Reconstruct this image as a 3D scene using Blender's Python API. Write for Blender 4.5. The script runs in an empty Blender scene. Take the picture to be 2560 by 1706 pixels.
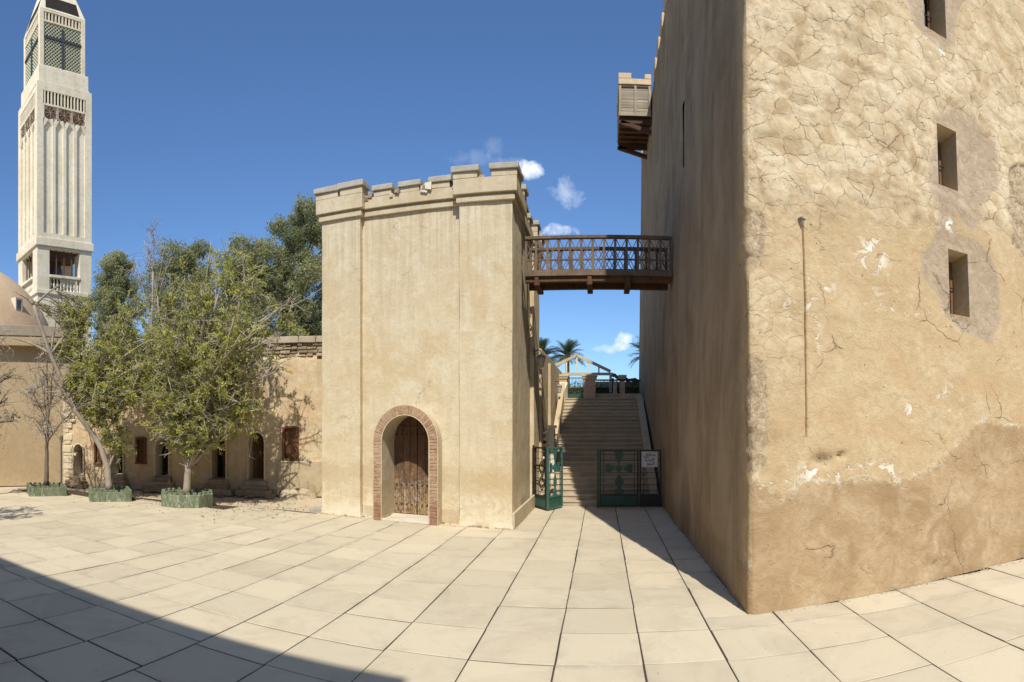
import bpy, math, random
import numpy as np
from math import sin, cos, pi, radians, hypot, atan2, sqrt
from mathutils import Vector, Matrix
random.seed(7)
SC = bpy.context.scene
C = SC.collection

# ------------------------------------------------------------------ camera
EYE = 2.2
cam = bpy.data.cameras.new('camera')
co = bpy.data.objects.new('camera', cam); C.objects.link(co)
cam.type = 'PANO'
cam.panorama_type = 'CENTRAL_CYLINDRICAL'
F = 1417.2; UC = (1280 - 1503) / F
cam.central_cylindrical_range_u_min = -1280 / F
cam.central_cylindrical_range_u_max = 1280 / F
cam.central_cylindrical_range_v_min = (1067.9 - 1706) / F
cam.central_cylindrical_range_v_max = 1067.9 / F
cam.central_cylindrical_radius = 1.0
cam.lens = 14.2; cam.sensor_width = 36
cam.clip_start = 0.05; cam.clip_end = 2000
co.location = (0, 0, EYE)
co.rotation_euler = (radians(90), 0, -UC)
SC.camera = co

# ------------------------------------------------------------------ sun, sky, exposure
SUN_AZ = atan2(0.27, -0.96)            # x, y of the direction towards the sun
SUN_EL = radians(49.8)
sd = Vector((0.271 * cos(SUN_EL), -0.9626 * cos(SUN_EL), sin(SUN_EL)))
sun = bpy.data.lights.new('sun', 'SUN'); sun.energy = 4.3; sun.angle = radians(0.53); sun.color = (1.0, 0.965, 0.88)
so = bpy.data.objects.new('sun', sun); C.objects.link(so)
so.rotation_euler = sd.to_track_quat('Z', 'Y').to_euler(); so.location = (10, -30, 40)

W = bpy.data.worlds.new('World'); SC.world = W; W.use_nodes = True
def build_world():
    nt = W.node_tree; N = nt.nodes; L = nt.links
    for n in list(N): N.remove(n)
    out = N.new('ShaderNodeOutputWorld'); bg = N.new('ShaderNodeBackground')
    sky = N.new('ShaderNodeTexSky'); sky.sky_type = 'NISHITA'; sky.sun_disc = False
    sky.sun_elevation = SUN_EL; sky.sun_rotation = atan2(0.271, -0.9626)
    sky.air_density = 1.0; sky.dust_density = 0.55; sky.ozone_density = 3.2; sky.altitude = 20
    bg.inputs['Strength'].default_value = 0.112
    tc = N.new('ShaderNodeTexCoord')
    nz = N.new('ShaderNodeTexNoise'); nz.inputs['Scale'].default_value = 36; nz.inputs['Detail'].default_value = 8
    nz.inputs['Roughness'].default_value = 0.62; nz.inputs['Distortion'].default_value = 0.4
    L.new(tc.outputs['Generated'], nz.inputs['Vector'])
    def m(op, a, b=None, clamp=False):
        q = N.new('ShaderNodeMath'); q.operation = op; q.use_clamp = clamp
        for i, v in enumerate((a, b)):
            if v is None: continue
            if isinstance(v, (int, float)): q.inputs[i].default_value = v
            else: L.new(v, q.inputs[i])
        return q.outputs[0]
    tint = N.new('ShaderNodeMix'); tint.data_type = 'RGBA'; tint.blend_type = 'MULTIPLY'; tint.inputs['Factor'].default_value = 1
    L.new(sky.outputs['Color'], tint.inputs['A']); tint.inputs['B'].default_value = (.71, .895, 1.09, 1)
    col = tint.outputs['Result']
    # small fair-weather clouds: azimuth (rad), height tan, half sizes, opacity
    for az, tv, w, h, op in ((-.128, .455, .024, .016, 1.0), (-.156, .465, .028, .010, .18), (-.063, .415, .030, .024, .38), (-.078, .346, .034, .012, .85),
                             (.040, .151, .022, .016, 1.0), (.008, .139, .026, .010, .6), (-.225, .474, .05, .012, .12), (-.19, .49, .02, .02, .10)):
        d = Vector((sin(az), cos(az), tv)).normalized(); r = Vector((cos(az), -sin(az), 0)); u = d.cross(r) * -1
        if u.z < 0: u = -u
        def dot(v):
            q = N.new('ShaderNodeVectorMath'); q.operation = 'DOT_PRODUCT'; L.new(tc.outputs['Generated'], q.inputs[0]); q.inputs[1].default_value = v
            return q.outputs['Value']
        a = m('MULTIPLY', dot(r), 1 / w); b = m('MULTIPLY', dot(u), 1 / h)
        e = m('ADD', m('MULTIPLY', a, a), m('MULTIPLY', b, b))
        front = m('GREATER_THAN', dot(d), 0.5)
        s = m('SUBTRACT', m('MULTIPLY', m('SUBTRACT', nz.outputs['Fac'], 0.28), 4.2), e)
        k = m('MULTIPLY', m('MULTIPLY', m('MULTIPLY', s, 0.75, True), front), op)
        mx = N.new('ShaderNodeMix'); mx.data_type = 'RGBA'
        L.new(k, mx.inputs['Factor']); L.new(col, mx.inputs['A']); mx.inputs['B'].default_value = (7.6, 8.0, 8.8, 1)
        col = mx.outputs['Result']
    L.new(col, bg.inputs['Color']); L.new(bg.outputs[0], out.inputs[0])
build_world()
SC.view_settings.view_transform = 'Standard'; SC.view_settings.look = 'None'
SC.view_settings.exposure = 0.35; SC.view_settings.gamma = 1.0; SC.view_settings.use_curve_mapping = False
SC.cycles.max_bounces = 9; SC.cycles.transparent_max_bounces = 8; SC.cycles.diffuse_bounces = 7

# ------------------------------------------------------------------ mesh helpers
class MB:
    """Collects boxes, bars and tubes into one mesh."""
    def __init__(s, xf=None): s.v = []; s.f = []; s.m = []; s.xf = xf
    def add(s, vs, fs, m=0):
        o = len(s.v)
        s.v += [tuple(s.xf(*p)) if s.xf else tuple(p) for p in vs]
        s.f += [tuple(i + o for i in f) for f in fs]; s.m += [m] * len(fs)
    def box(s, x0, x1, y0, y1, z0, z1, m=0, j=0):
        r = (lambda: random.uniform(-j, j)) if j else (lambda: 0)
        vs = [(x + r(), y + r(), z + r()) for z in (z0, z1) for x, y in ((x0, y0), (x1, y0), (x1, y1), (x0, y1))]
        s.add(vs, [(3, 2, 1, 0), (4, 5, 6, 7), (0, 1, 5, 4), (1, 2, 6, 5), (2, 3, 7, 6), (3, 0, 4, 7)], m)
    def hexa(s, b, t, m=0):
        s.add(list(b) + list(t), [(3, 2, 1, 0), (4, 5, 6, 7), (0, 1, 5, 4), (1, 2, 6, 5), (2, 3, 7, 6), (3, 0, 4, 7)], m)
    def beam(s, p0, p1, w, h, m=0, up=(0, 0, 1)):
        p0 = Vector(p0); p1 = Vector(p1); d = (p1 - p0).normalized(); u = Vector(up)
        if abs(d.dot(u)) > .98: u = Vector((0, 1, 0))
        r = d.cross(u).normalized() * (w / 2); u = r.cross(d).normalized() * (h / 2)
        q = lambda p: [p - r - u, p + r - u, p + r + u, p - r + u]
        s.hexa(q(p0), q(p1), m)
    def tube(s, pts, rad, n=6, m=0, cap=True):
        pts = [Vector(p) for p in pts]
        if not hasattr(rad, '__len__'): rad = [rad] * len(pts)
        vs = []; fs = []
        a = None
        for i, p in enumerate(pts):
            d = (pts[min(i + 1, len(pts) - 1)] - pts[max(i - 1, 0)])
            if d.length < 1e-9: d = Vector((0, 0, 1))
            d.normalize()
            if a is None:
                a = d.orthogonal().normalized()
            else:
                a = (a - d * a.dot(d))
                a = a.normalized() if a.length > 1e-6 else d.orthogonal().normalized()
            b = d.cross(a)
            for k in range(n):
                t = 2 * pi * k / n
                vs.append(p + (a * cos(t) + b * sin(t)) * rad[i])
        for i in range(len(pts) - 1):
            for k in range(n):
                k2 = (k + 1) % n
                fs.append((i * n + k, i * n + k2, (i + 1) * n + k2, (i + 1) * n + k))
        if cap:
            fs.append(tuple(range(n - 1, -1, -1))); fs.append(tuple((len(pts) - 1) * n + k for k in range(n)))
        s.add(vs, fs, m)
    def lathe(s, prof, c, n=16, m=0):
        vs = []; fs = []
        for r, z in prof:
            for k in range(n):
                t = 2 * pi * k / n; vs.append((c[0] + r * cos(t), c[1] + r * sin(t), c[2] + z))
        for i in range(len(prof) - 1):
            for k in range(n):
                k2 = (k + 1) % n; fs.append((i * n + k, i * n + k2, (i + 1) * n + k2, (i + 1) * n + k))
        fs.append(tuple(range(n - 1, -1, -1))); fs.append(tuple((len(prof) - 1) * n + k for k in range(n)))
        s.add(vs, fs, m)
    def prism(s, poly, y0, y1, m=0):
        """poly of (x, z) pushed along y"""
        n = len(poly)
        vs = [(x, y0, z) for x, z in poly] + [(x, y1, z) for x, z in poly]
        fs = [tuple(range(n)), tuple(range(2 * n - 1, n - 1, -1))] + [(i, i + n, (i + 1) % n + n, (i + 1) % n) for i in range(n)]
        s.add(vs, fs, m)
    def build(s, name, mats, parent=None, smooth=False, bevel=0, loc=None, rot=None):
        o = mkobj(name, s.v, s.f, mats, parent, smooth, s.m, loc, rot)
        if bevel: add_bevel(o, bevel)
        return o

def add_bevel(o, w, seg=2):
    b = o.modifiers.new('bevel', 'BEVEL'); b.width = w; b.segments = seg; b.limit_method = 'ANGLE'; b.angle_limit = radians(35)

def base_of(o):
    l = Vector((0, 0, 0))
    while o is not None: l += o.location; o = o.parent
    return l

def mkobj(name, v, f, mats, parent=None, smooth=False, mi=None, loc=None, rot=None):
    """Vertices are in world metres; a child is moved into its parent's frame."""
    me = bpy.data.meshes.new(name)
    off = base_of(parent) if parent is not None else Vector((0, 0, 0))
    if loc is not None: off = Vector((0, 0, 0))
    V = np.asarray(v, dtype=float).reshape(-1, 3) - np.array(off)
    me.from_pydata(V.tolist(), [], f if isinstance(f, list) else f.tolist())
    if not isinstance(mats, (list, tuple)): mats = [mats]
    for m in mats: me.materials.append(m)
    if mi is not None and len(mats) > 1: me.polygons.foreach_set('material_index', mi)
    if smooth: me.polygons.foreach_set('use_smooth', [True] * len(me.polygons))
    me.validate(); me.update()
    o = bpy.data.objects.new(name, me); C.objects.link(o)
    if parent is not None: o.parent = parent
    if loc is not None: o.location = loc
    if rot is not None: o.rotation_euler = rot
    return o

def tag(o, label, cat, group=None, kind=None):
    if label: o['label'] = label
    if cat: o['category'] = cat
    if group: o['group'] = group
    if kind: o['kind'] = kind
    return o
def thing(name, label, cat, loc=(0, 0, 0), group=None):
    o = bpy.data.objects.new(name, None); C.objects.link(o); o.location = loc; o.empty_display_size = .2
    return tag(o, label, cat, group)
def inst(name, mesh, parent=None, loc=(0, 0, 0), rot=(0, 0, 0), sc=(1, 1, 1)):
    o = bpy.data.objects.new(name, mesh); C.objects.link(o)
    if parent is not None: o.parent = parent
    o.location = loc; o.rotation_euler = rot; o.scale = sc
    return o

# ------------------------------------------------------------------ noise in numpy
def _h(ix, iy, s):
    n = (ix * 374761393 + iy * 668265263 + s * 2147483647 + 1013904223) & 0xffffffff
    n = ((n ^ (n >> 13)) * 1274126177) & 0xffffffff
    n = ((n ^ (n >> 16)) * 2246822519) & 0xffffffff
    return ((n ^ (n >> 15)) & 0xffffff) / float(0xffffff)
def vnoise(x, y, s=0):
    x = np.asarray(x, float); y = np.asarray(y, float)
    ix = np.floor(x).astype(np.int64); iy = np.floor(y).astype(np.int64); fx = x - ix; fy = y - iy
    fx = fx * fx * (3 - 2 * fx); fy = fy * fy * (3 - 2 * fy)
    a = _h(ix, iy, s); b = _h(ix + 1, iy, s); c = _h(ix, iy + 1, s); d = _h(ix + 1, iy + 1, s)
    return (a + (b - a) * fx) * (1 - fy) + (c + (d - c) * fx) * fy
def fbm(x, y, s=0, o=4):
    t = 0; a = .5
    for i in range(o): t = t + a * vnoise(x * 2 ** i, y * 2 ** i, s + i * 17); a *= .5
    return t / (1 - .5 ** o)
def worley(x, y, s=0):
    ix = np.floor(x).astype(np.int64); iy = np.floor(y).astype(np.int64)
    f1 = np.full(np.shape(x), 9.); f2 = np.full(np.shape(x), 9.); cid = np.zeros(np.shape(x))
    for dx in (-1, 0, 1):
        for dy in (-1, 0, 1):
            cx = ix + dx; cy = iy + dy
            px = cx + .1 + .8 * _h(cx, cy, s); py = cy + .1 + .8 * _h(cx, cy, s + 5)
            d = np.hypot(px - x, py - y); h = _h(cx, cy, s + 9)
            n = d < f1
            f2 = np.where(n, f1, np.minimum(f2, d)); cid = np.where(n, h, cid); f1 = np.where(n, d, f1)
    return f1, f2, cid
def sstep(a, b, x):
    t = np.clip((x - a) / (b - a), 0, 1); return t * t * (3 - 2 * t)
def inpoly(x, y, poly):
    r = np.zeros(np.shape(x), bool); n = len(poly)
    for i in range(n):
        x0, y0 = poly[i]; x1, y1 = poly[(i + 1) % n]
        if y0 == y1: continue
        c = ((y0 > y) != (y1 > y)) & (x < (x1 - x0) * (y - y0) / (y1 - y0) + x0); r ^= c
    return r

def grid_faces(nu, nv, keep=None, flip=False):
    i = np.arange(nu * nv).reshape(nu, nv)
    q = np.stack([i[:-1, :-1], i[1:, :-1], i[1:, 1:], i[:-1, 1:]], -1).reshape(-1, 4)
    if flip: q = q[:, ::-1]
    if keep is not None: q = q[keep.reshape(-1)]
    return q

# ------------------------------------------------------------------ materials
class NT:
    def __init__(s, name):
        s.mat = bpy.data.materials.new(name); s.mat.use_nodes = True; s.nt = s.mat.node_tree
        s.N = s.nt.nodes; s.L = s.nt.links
        s.bsdf = s.N['Principled BSDF']; s.out = s.N['Material Output']
        s.tc = s.N.new('ShaderNodeTexCoord')
    def set(s, sock, v):
        if v is None: return
        if isinstance(v, bpy.types.NodeSocket): s.L.new(v, sock)
        elif isinstance(v, (tuple, list)) and sock.type == 'RGBA' and len(v) == 3: sock.default_value = (*v, 1)
        else: sock.default_value = v
    def obj(s): return s.tc.outputs['Object']
    def uv(s): return s.tc.outputs['UV']
    def attr(s, name, out='Color'):
        a = s.N.new('ShaderNodeAttribute'); a.attribute_name = name; return a.outputs[out]
    def sep(s, c):
        q = s.N.new('ShaderNodeSeparateColor'); s.L.new(c, q.inputs[0]); return q.outputs
    def sepxyz(s, v):
        q = s.N.new('ShaderNodeSeparateXYZ'); s.L.new(v, q.inputs[0]); return q.outputs
    def rnd(s): return s.N.new('ShaderNodeObjectInfo').outputs['Random']
    def map(s, v, scale=(1, 1, 1), loc=(0, 0, 0), rot=(0, 0, 0)):
        q = s.N.new('ShaderNodeMapping'); s.L.new(v, q.inputs['Vector']); q.inputs['Scale'].default_value = scale
        s.set(q.inputs['Location'], loc); q.inputs['Rotation'].default_value = rot; return q.outputs[0]
    def noise(s, v, scale, detail=6, rough=.6, dist=0, out='Fac'):
        q = s.N.new('ShaderNodeTexNoise'); s.L.new(v, q.inputs['Vector']); q.inputs['Scale'].default_value = scale
        q.inputs['Detail'].default_value = detail; q.inputs['Roughness'].default_value = rough; q.inputs['Distortion'].default_value = dist
        return q.outputs[out]
    def vor(s, v, scale, feature='F1', rnd=1.0, out='Distance'):
        q = s.N.new('ShaderNodeTexVoronoi'); s.L.new(v, q.inputs['Vector']); q.feature = feature; q.inputs['Scale'].default_value = scale
        q.inputs['Randomness'].default_value = rnd; return q.outputs[out]
    def ramp(s, f, pts, interp='LINEAR'):
        q = s.N.new('ShaderNodeValToRGB'); s.set(q.inputs[0], f); r = q.color_ramp; r.interpolation = interp
        while len(r.elements) < len(pts): r.elements.new(.5)
        for e, (p, c) in zip(r.elements, pts):
            e.position = p; e.color = (c, c, c, 1) if isinstance(c, (int, float)) else (*c, 1)
        return q.outputs[0]
    def mix(s, f, a, b, mode='MIX'):
        q = s.N.new('ShaderNodeMix'); q.data_type = 'RGBA'; q.blend_type = mode
        s.set(q.inputs['Factor'], f); s.set(q.inputs['A'], a); s.set(q.inputs['B'], b); return q.outputs['Result']
    def math(s, op, a, b=None, c=None, clamp=False):
        q = s.N.new('ShaderNodeMath'); q.operation = op; q.use_clamp = clamp
        for i, v in enumerate((a, b, c)): s.set(q.inputs[i], v)
        return q.outputs[0]
    def vadd(s, a, b, k=1.0):
        q = s.N.new('ShaderNodeVectorMath'); q.operation = 'MULTIPLY_ADD'; s.L.new(b, q.inputs[0]); q.inputs[1].default_value = (k, k, k); s.L.new(a, q.inputs[2]); return q.outputs[0]
    def bump(s, h, strength=.5, dist=.02, normal=None):
        q = s.N.new('ShaderNodeBump'); q.inputs['Strength'].default_value = strength; q.inputs['Distance'].default_value = dist
        s.set(q.inputs['Height'], h)
        if normal is not None: s.L.new(normal, q.inputs['Normal'])
        return q.outputs[0]
    def done(s, color, rough=.9, normal=None, spec=.2, metal=0):
        s.set(s.bsdf.inputs['Base Color'], color); s.set(s.bsdf.inputs['Roughness'], rough)
        s.bsdf.inputs['Specular IOR Level'].default_value = spec; s.bsdf.inputs['Metallic'].default_value = metal
        if normal is not None: s.L.new(normal, s.bsdf.inputs['Normal'])
        return s.mat

def plaster(name, base, warm, pale, dark=None, sc=1.0, bump=.5, streak=.3, dist=.012, loc=(0, 0, 0), salt=0):
    t = NT(name); v = t.map(t.obj(), loc=loc)
    n1 = t.noise(v, .7 * sc, 7, .62, .6); n2 = t.noise(v, 2.6 * sc, 8, .65, .8); n3 = t.noise(v, 22 * sc, 5, .7)
    st = t.noise(t.map(v, (3.2, 3.2, .28)), 2.2 * sc, 6, .65, .4)
    brush = t.noise(t.map(v, (1, 1, 1.3)), 9 * sc, 6, .72, .9)
    c = t.mix(t.ramp(n1, [(.42, 0.), (.62, 1.)]), base, warm)
    c = t.mix(t.math('MULTIPLY', t.ramp(n2, [(.47, 0.), (.68, 1.)]), .75), c, pale)
    c = t.mix(t.math('MULTIPLY', t.ramp(st, [(.5, 0.), (.75, 1.)]), streak), c, dark or warm)
    c = t.mix(t.math('MULTIPLY', t.ramp(brush, [(.4, 1.), (.5, 0.)]), .28), c, dark or warm)
    c = t.mix(t.math('MULTIPLY', t.ramp(n3, [(.3, 1.), (.45, 0.)]), .25), c, dark or warm)
    if salt:   # pale salt bloom and ochre damp marks low on the wall
        z = t.sepxyz(t.obj())[2]
        f = t.math('ADD', t.math('MULTIPLY', z, -.55), t.math('MULTIPLY', n2, 1.3))
        c = t.mix(t.math('MULTIPLY', t.ramp(f, [(.28, 0.), (.55, 1.)]), salt), c, (.68, .60, .45))
        rs_ = t.noise(t.map(v, (5, 5, .16)), 2.0, 6, .66, .3)
        up = t.ramp(t.math('ADD', t.math('MULTIPLY', z, .2), t.math('MULTIPLY', n2, .5)), [(.95, 0.), (1.0, 0.)]) if False else t.math('MULTIPLY', t.math('SUBTRACT', z, 4.6), .42, None, True)
        c = t.mix(t.math('MULTIPLY', t.math('MULTIPLY', t.ramp(rs_, [(.47, 0.), (.62, 1.)]), up), .5), c, (.36, .285, .185))
        wv = t.vadd(t.vadd(v, t.noise(v, 3, 4, .6, out='Color'), .5), t.noise(v, 11, 4, .6, out='Color'), .1)
        hc = t.math('MULTIPLY', t.ramp(t.vor(t.map(wv, (.55, .55, .4)), 1.0, 'DISTANCE_TO_EDGE', 1.0), [(0., 1.), (.0075, 0.)]), t.ramp(t.noise(v, .9, 4, .6), [(.5, 0.), (.6, 1.)]))
        c = t.mix(t.math('MULTIPLY', hc, .55), c, (.24, .17, .10))
        f2 = t.math('ADD', t.math('ABSOLUTE', t.math('SUBTRACT', z, 1.05)), t.math('MULTIPLY', n2, -1.5))
        c = t.mix(t.math('MULTIPLY', t.ramp(f2, [(-.35, 1.), (-.2, 0.)]) if False else t.math('LESS_THAN', f2, -.52), .45), c, (.44, .33, .18))
    h = t.math('ADD', t.math('MULTIPLY', brush, .7), t.math('MULTIPLY', n3, .35))
    nb = t.bump(t.noise(v, 1.6 * sc, 5, .55), .35, .06)
    return t.done(c, .93, t.bump(h, bump, dist, nb), .1)

def simple(name, a, b, sc=6, rough=.8, bump=.3, dist=.006, spec=.2, metal=0, stretch=(1, 1, 1), objvar=0):
    t = NT(name); v = t.map(t.obj(), stretch)
    n = t.noise(v, sc, 6, .65, .4); n2 = t.noise(v, sc * 6, 4, .7)
    c = t.mix(t.ramp(n, [(.35, 0.), (.65, 1.)]), a, b)
    c = t.mix(t.math('MULTIPLY', t.ramp(n2, [(.3, 1.), (.5, 0.)]), .3), c, tuple(x * .6 for x in a))
    if objvar:
        c = t.mix(1.0, c, t.ramp(t.rnd(), [(0, 1 - objvar), (1, 1 + 0 * objvar)]), 'MULTIPLY')
    return t.done(c, rough, t.bump(t.math('ADD', n, t.math('MULTIPLY', n2, .4)), bump, dist), spec, metal)

def wood(name, a, b, grain=(14, 14, 1.2), dark=.35):
    t = NT(name); v = t.vadd(t.map(t.obj(), grain), t.noise(t.obj(), 3, 3, out='Color'), .6)
    r = t.rnd(); v = t.map(v, loc=(0, 0, 0))
    n = t.noise(v, 2.0, 8, .7, .6); n2 = t.noise(t.obj(), 2.2, 5, .6)
    c = t.mix(t.ramp(n, [(.35, 0.), (.65, 1.)]), a, b)
    c = t.mix(t.math('MULTIPLY', t.ramp(n2, [(.4, 0.), (.7, 1.)]), .5), c, tuple(x * dark for x in a))
    c = t.mix(1.0, c, t.ramp(r, [(0, .7), (1, 1.)]), 'MULTIPLY')
    return t.done(c, .8, t.bump(n, .5, .008), .2)

M = {}
M['gate_plaster'] = plaster('cream_lime_plaster', (.565, .475, .32), (.515, .40, .24), (.62, .545, .40), (.41, .32, .195), 1.0, .9, .42, .014, salt=.5)
M['gate_trim'] = plaster('grey_cream_trim_plaster', (.53, .44, .30), (.46, .36, .22), (.58, .50, .36), (.36, .29, .19), 1.2, .5, .35)
M['coping'] = simple('weathered_coping', (.44, .39, .30), (.34, .31, .25), 5, .9, .5, .01)
M['white_plaster'] = plaster('white_plaster_edge', (.62, .56, .45), (.55, .47, .34), (.68, .63, .53))
M['cell_plaster'] = plaster('ochre_wall_plaster', (.53, .41, .255), (.50, .35, .20), (.60, .51, .36), (.35, .26, .155), 1.1, .85, .5, .02)
M['cell_pale'] = plaster('pale_wall_end', (.57, .48, .33), (.52, .41, .26), (.62, .55, .42), (.4, .31, .19))
M['cell_dado'] = plaster('grey_ochre_dado', (.42, .34, .22), (.38, .29, .17), (.47, .39, .27), (.3, .23, .14), 1.3, .6)
M['church'] = plaster('tan_church_plaster', (.52, .39, .23), (.48, .345, .195), (.56, .43, .275), (.34, .26, .16), .5, .35, .3)
M['church_band'] = plaster('grey_tan_band', (.40, .33, .24), (.36, .28, .19), (.45, .38, .29), (.27, .21, .15), .8, .5, .6)
M['dome'] = plaster('peach_dome_plaster', (.58, .42, .265), (.54, .37, .22), (.6, .46, .31), (.45, .29, .16), .6, .3, .2)
M['tower'] = plaster('pale_tower_stone', (.72, .645, .49), (.65, .56, .40), (.76, .69, .56), (.42, .34, .23), .35, .4, .45, .02)
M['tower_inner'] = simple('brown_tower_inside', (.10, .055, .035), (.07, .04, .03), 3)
M['rosette'] = simple('brown_rosette', (.13, .06, .04), (.09, .045, .03), 5)
M['lattice'] = simple('grey_green_lattice', (.46, .47, .34), (.54, .53, .40), 4)
M['dark_steel'] = simple('dark_grey_steel', (.035, .042, .05), (.06, .065, .07), 8, .5, .2, .002, .4)
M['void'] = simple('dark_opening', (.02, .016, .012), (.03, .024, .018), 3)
M['alley_plaster'] = plaster('tan_alley_plaster', (.50, .39, .24), (.44, .33, .19), (.55, .45, .3), (.33, .24, .14), .9, .7, .5)
M['south_plaster'] = plaster('tan_courtyard_plaster', (.62, .52, .37), (.56, .46, .3), (.66, .57, .42), (.33, .24, .14))
M['stone'] = simple('rough_limestone', (.44, .34, .22), (.32, .24, .16), 5, .95, .9, .03, .1, objvar=.35)
M['stair'] = simple('stair_limestone', (.54, .44, .305), (.43, .345, .235), 2.5, .85, .4, .008, .2, objvar=.18)
M['joint'] = simple('joint_earth', (.085, .062, .04), (.05, .037, .026), 9, .95, .6, .01)
M['sand'] = simple('sandy_ground', (.55, .455, .32), (.48, .39, .265), 1.3, .95, .6, .02)
M['footbridge'] = wood('weathered_brown_wood', (.155, .105, .07), (.235, .17, .12))
M['footbridge_dark'] = wood('dark_brown_wood', (.10, .05, .026), (.15, .08, .04))
M['grey_wood'] = wood('silvered_wood', (.36, .29, .20), (.46, .39, .29), (2, 2, 20), .6)
M['shutter'] = wood('brown_shutter_wood', (.16, .075, .035), (.22, .11, .055))
M['cell_door'] = wood('ochre_brown_door', (.15, .07, .025), (.2, .1, .04))
M['green'] = simple('green_gate_paint', (.03, .085, .055), (.022, .06, .04), 7, .45, .2, .003, .4)
M['teal'] = simple('teal_gate_paint', (.035, .12, .10), (.05, .135, .105), 7, .45, .2, .003, .4)
M['black_iron'] = simple('dark_iron', (.022, .025, .02), (.035, .03, .025), 9, .55, .2, .002, .4)
M['iron_nail'] = simple('iron_nail', (.03, .022, .018), (.05, .03, .02), 20, .6)
M['sign'] = simple('sign_white', (.62, .61, .60), (.55, .54, .53), 6, .6, .05)
M['ink'] = simple('sign_ink', (.03, .03, .035), (.04, .04, .045), 6, .7, .0)
M['lamp'] = simple('lamp_frosted', (.45, .42, .36), (.4, .37, .32), 6, .4, .05)
M['bark'] = simple('grey_bark', (.37, .31, .235), (.25, .205, .155), 7, .95, .9, .02, .1, 0, (1, 1, .35))
M['bark_dark'] = simple('brown_bark', (.13, .10, .075), (.22, .17, .125), 8, .95, .9, .02, .1, 0, (1, 1, .35))
M['twig'] = simple('grey_twig', (.41, .36, .29), (.30, .26, .205), 8, .9, .2)
M['soil'] = simple('planter_soil', (.12, .085, .055), (.07, .05, .035), 12, .98, .9, .03)
M['palm_trunk'] = simple('palm_trunk', (.17, .13, .09), (.11, .08, .055), 8, .95, 1, .03)
M['pipe'] = simple('grey_pipe', (.22, .2, .17), (.28, .25, .21), 9, .6)
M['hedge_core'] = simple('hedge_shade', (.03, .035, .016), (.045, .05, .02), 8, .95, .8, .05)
M['roof_cloth'] = simple('dark_shade_roof', (.06, .05, .045), (.09, .075, .065), 4, .9)

def mat_slab():
    t = NT('paving_stone'); r = t.rnd()
    cv = t.N.new('ShaderNodeCombineXYZ'); t.L.new(t.math('MULTIPLY', r, 37.), cv.inputs[0]); t.L.new(t.math('MULTIPLY', r, 91.), cv.inputs[1])
    v = t.vadd(t.obj(), cv.outputs[0], 1.0)
    n = t.noise(v, 1.3, 7, .6, .5); n2 = t.noise(v, 30, 5, .75); n3 = t.noise(t.map(v, (1, 3.2, 1)), 2.4, 7, .7, 1.0)
    c = t.mix(t.ramp(r, [(0., 0.), (1., 1.)]), (.585, .50, .35), (.55, .465, .325))
    c = t.mix(t.math('MULTIPLY', t.ramp(n, [(.45, 0.), (.65, 1.)]), .6), c, (.57, .475, .325))
    c = t.mix(t.math('MULTIPLY', t.ramp(n3, [(.62, 0.), (.80, 1.)]), .5), c, (.40, .345, .26))
    c = t.mix(t.math('MULTIPLY', t.ramp(n2, [(.28, 1.), (.42, 0.)]), .3), c, (.32, .26, .18))
    # grime that gathers along the edges of every stone
    g = t.sep(t.attr('edge'))[0]
    gm = t.math('MULTIPLY', g, t.ramp(t.noise(v, 1.8, 6, .7, .8), [(.46, 0.), (.66, 1.)]))
    wp = t.N.new('ShaderNodeNewGeometry').outputs['Position']
    zone = t.ramp(t.noise(wp, .35, 4, .6), [(.40, .25), (.60, 1.)])
    c = t.mix(t.math('MULTIPLY', t.math('MULTIPLY', gm, .75), zone), c, (.31, .275, .215))
    c = t.mix(t.math('MULTIPLY', t.ramp(t.noise(wp, .9, 7, .7, 1.2), [(.48, 0.), (.68, 1.)]), .6), c, (.43, .355, .245))
    c = t.mix(t.math('MULTIPLY', t.ramp(t.noise(wp, 17, 3, .5), [(.71, 0.), (.74, 1.)]), .5), c, (.2, .16, .11))
    c = t.mix(1.0, c, t.ramp(t.math('FRACT', t.math('MULTIPLY', r, 17.3)), [(0, .87), (1, 1.)]), 'MULTIPLY')
    return t.done(c, .82, t.bump(t.math('ADD', n2, t.math('MULTIPLY', n3, .6)), .35, .005), .25)
M['slab'] = mat_slab()

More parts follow.
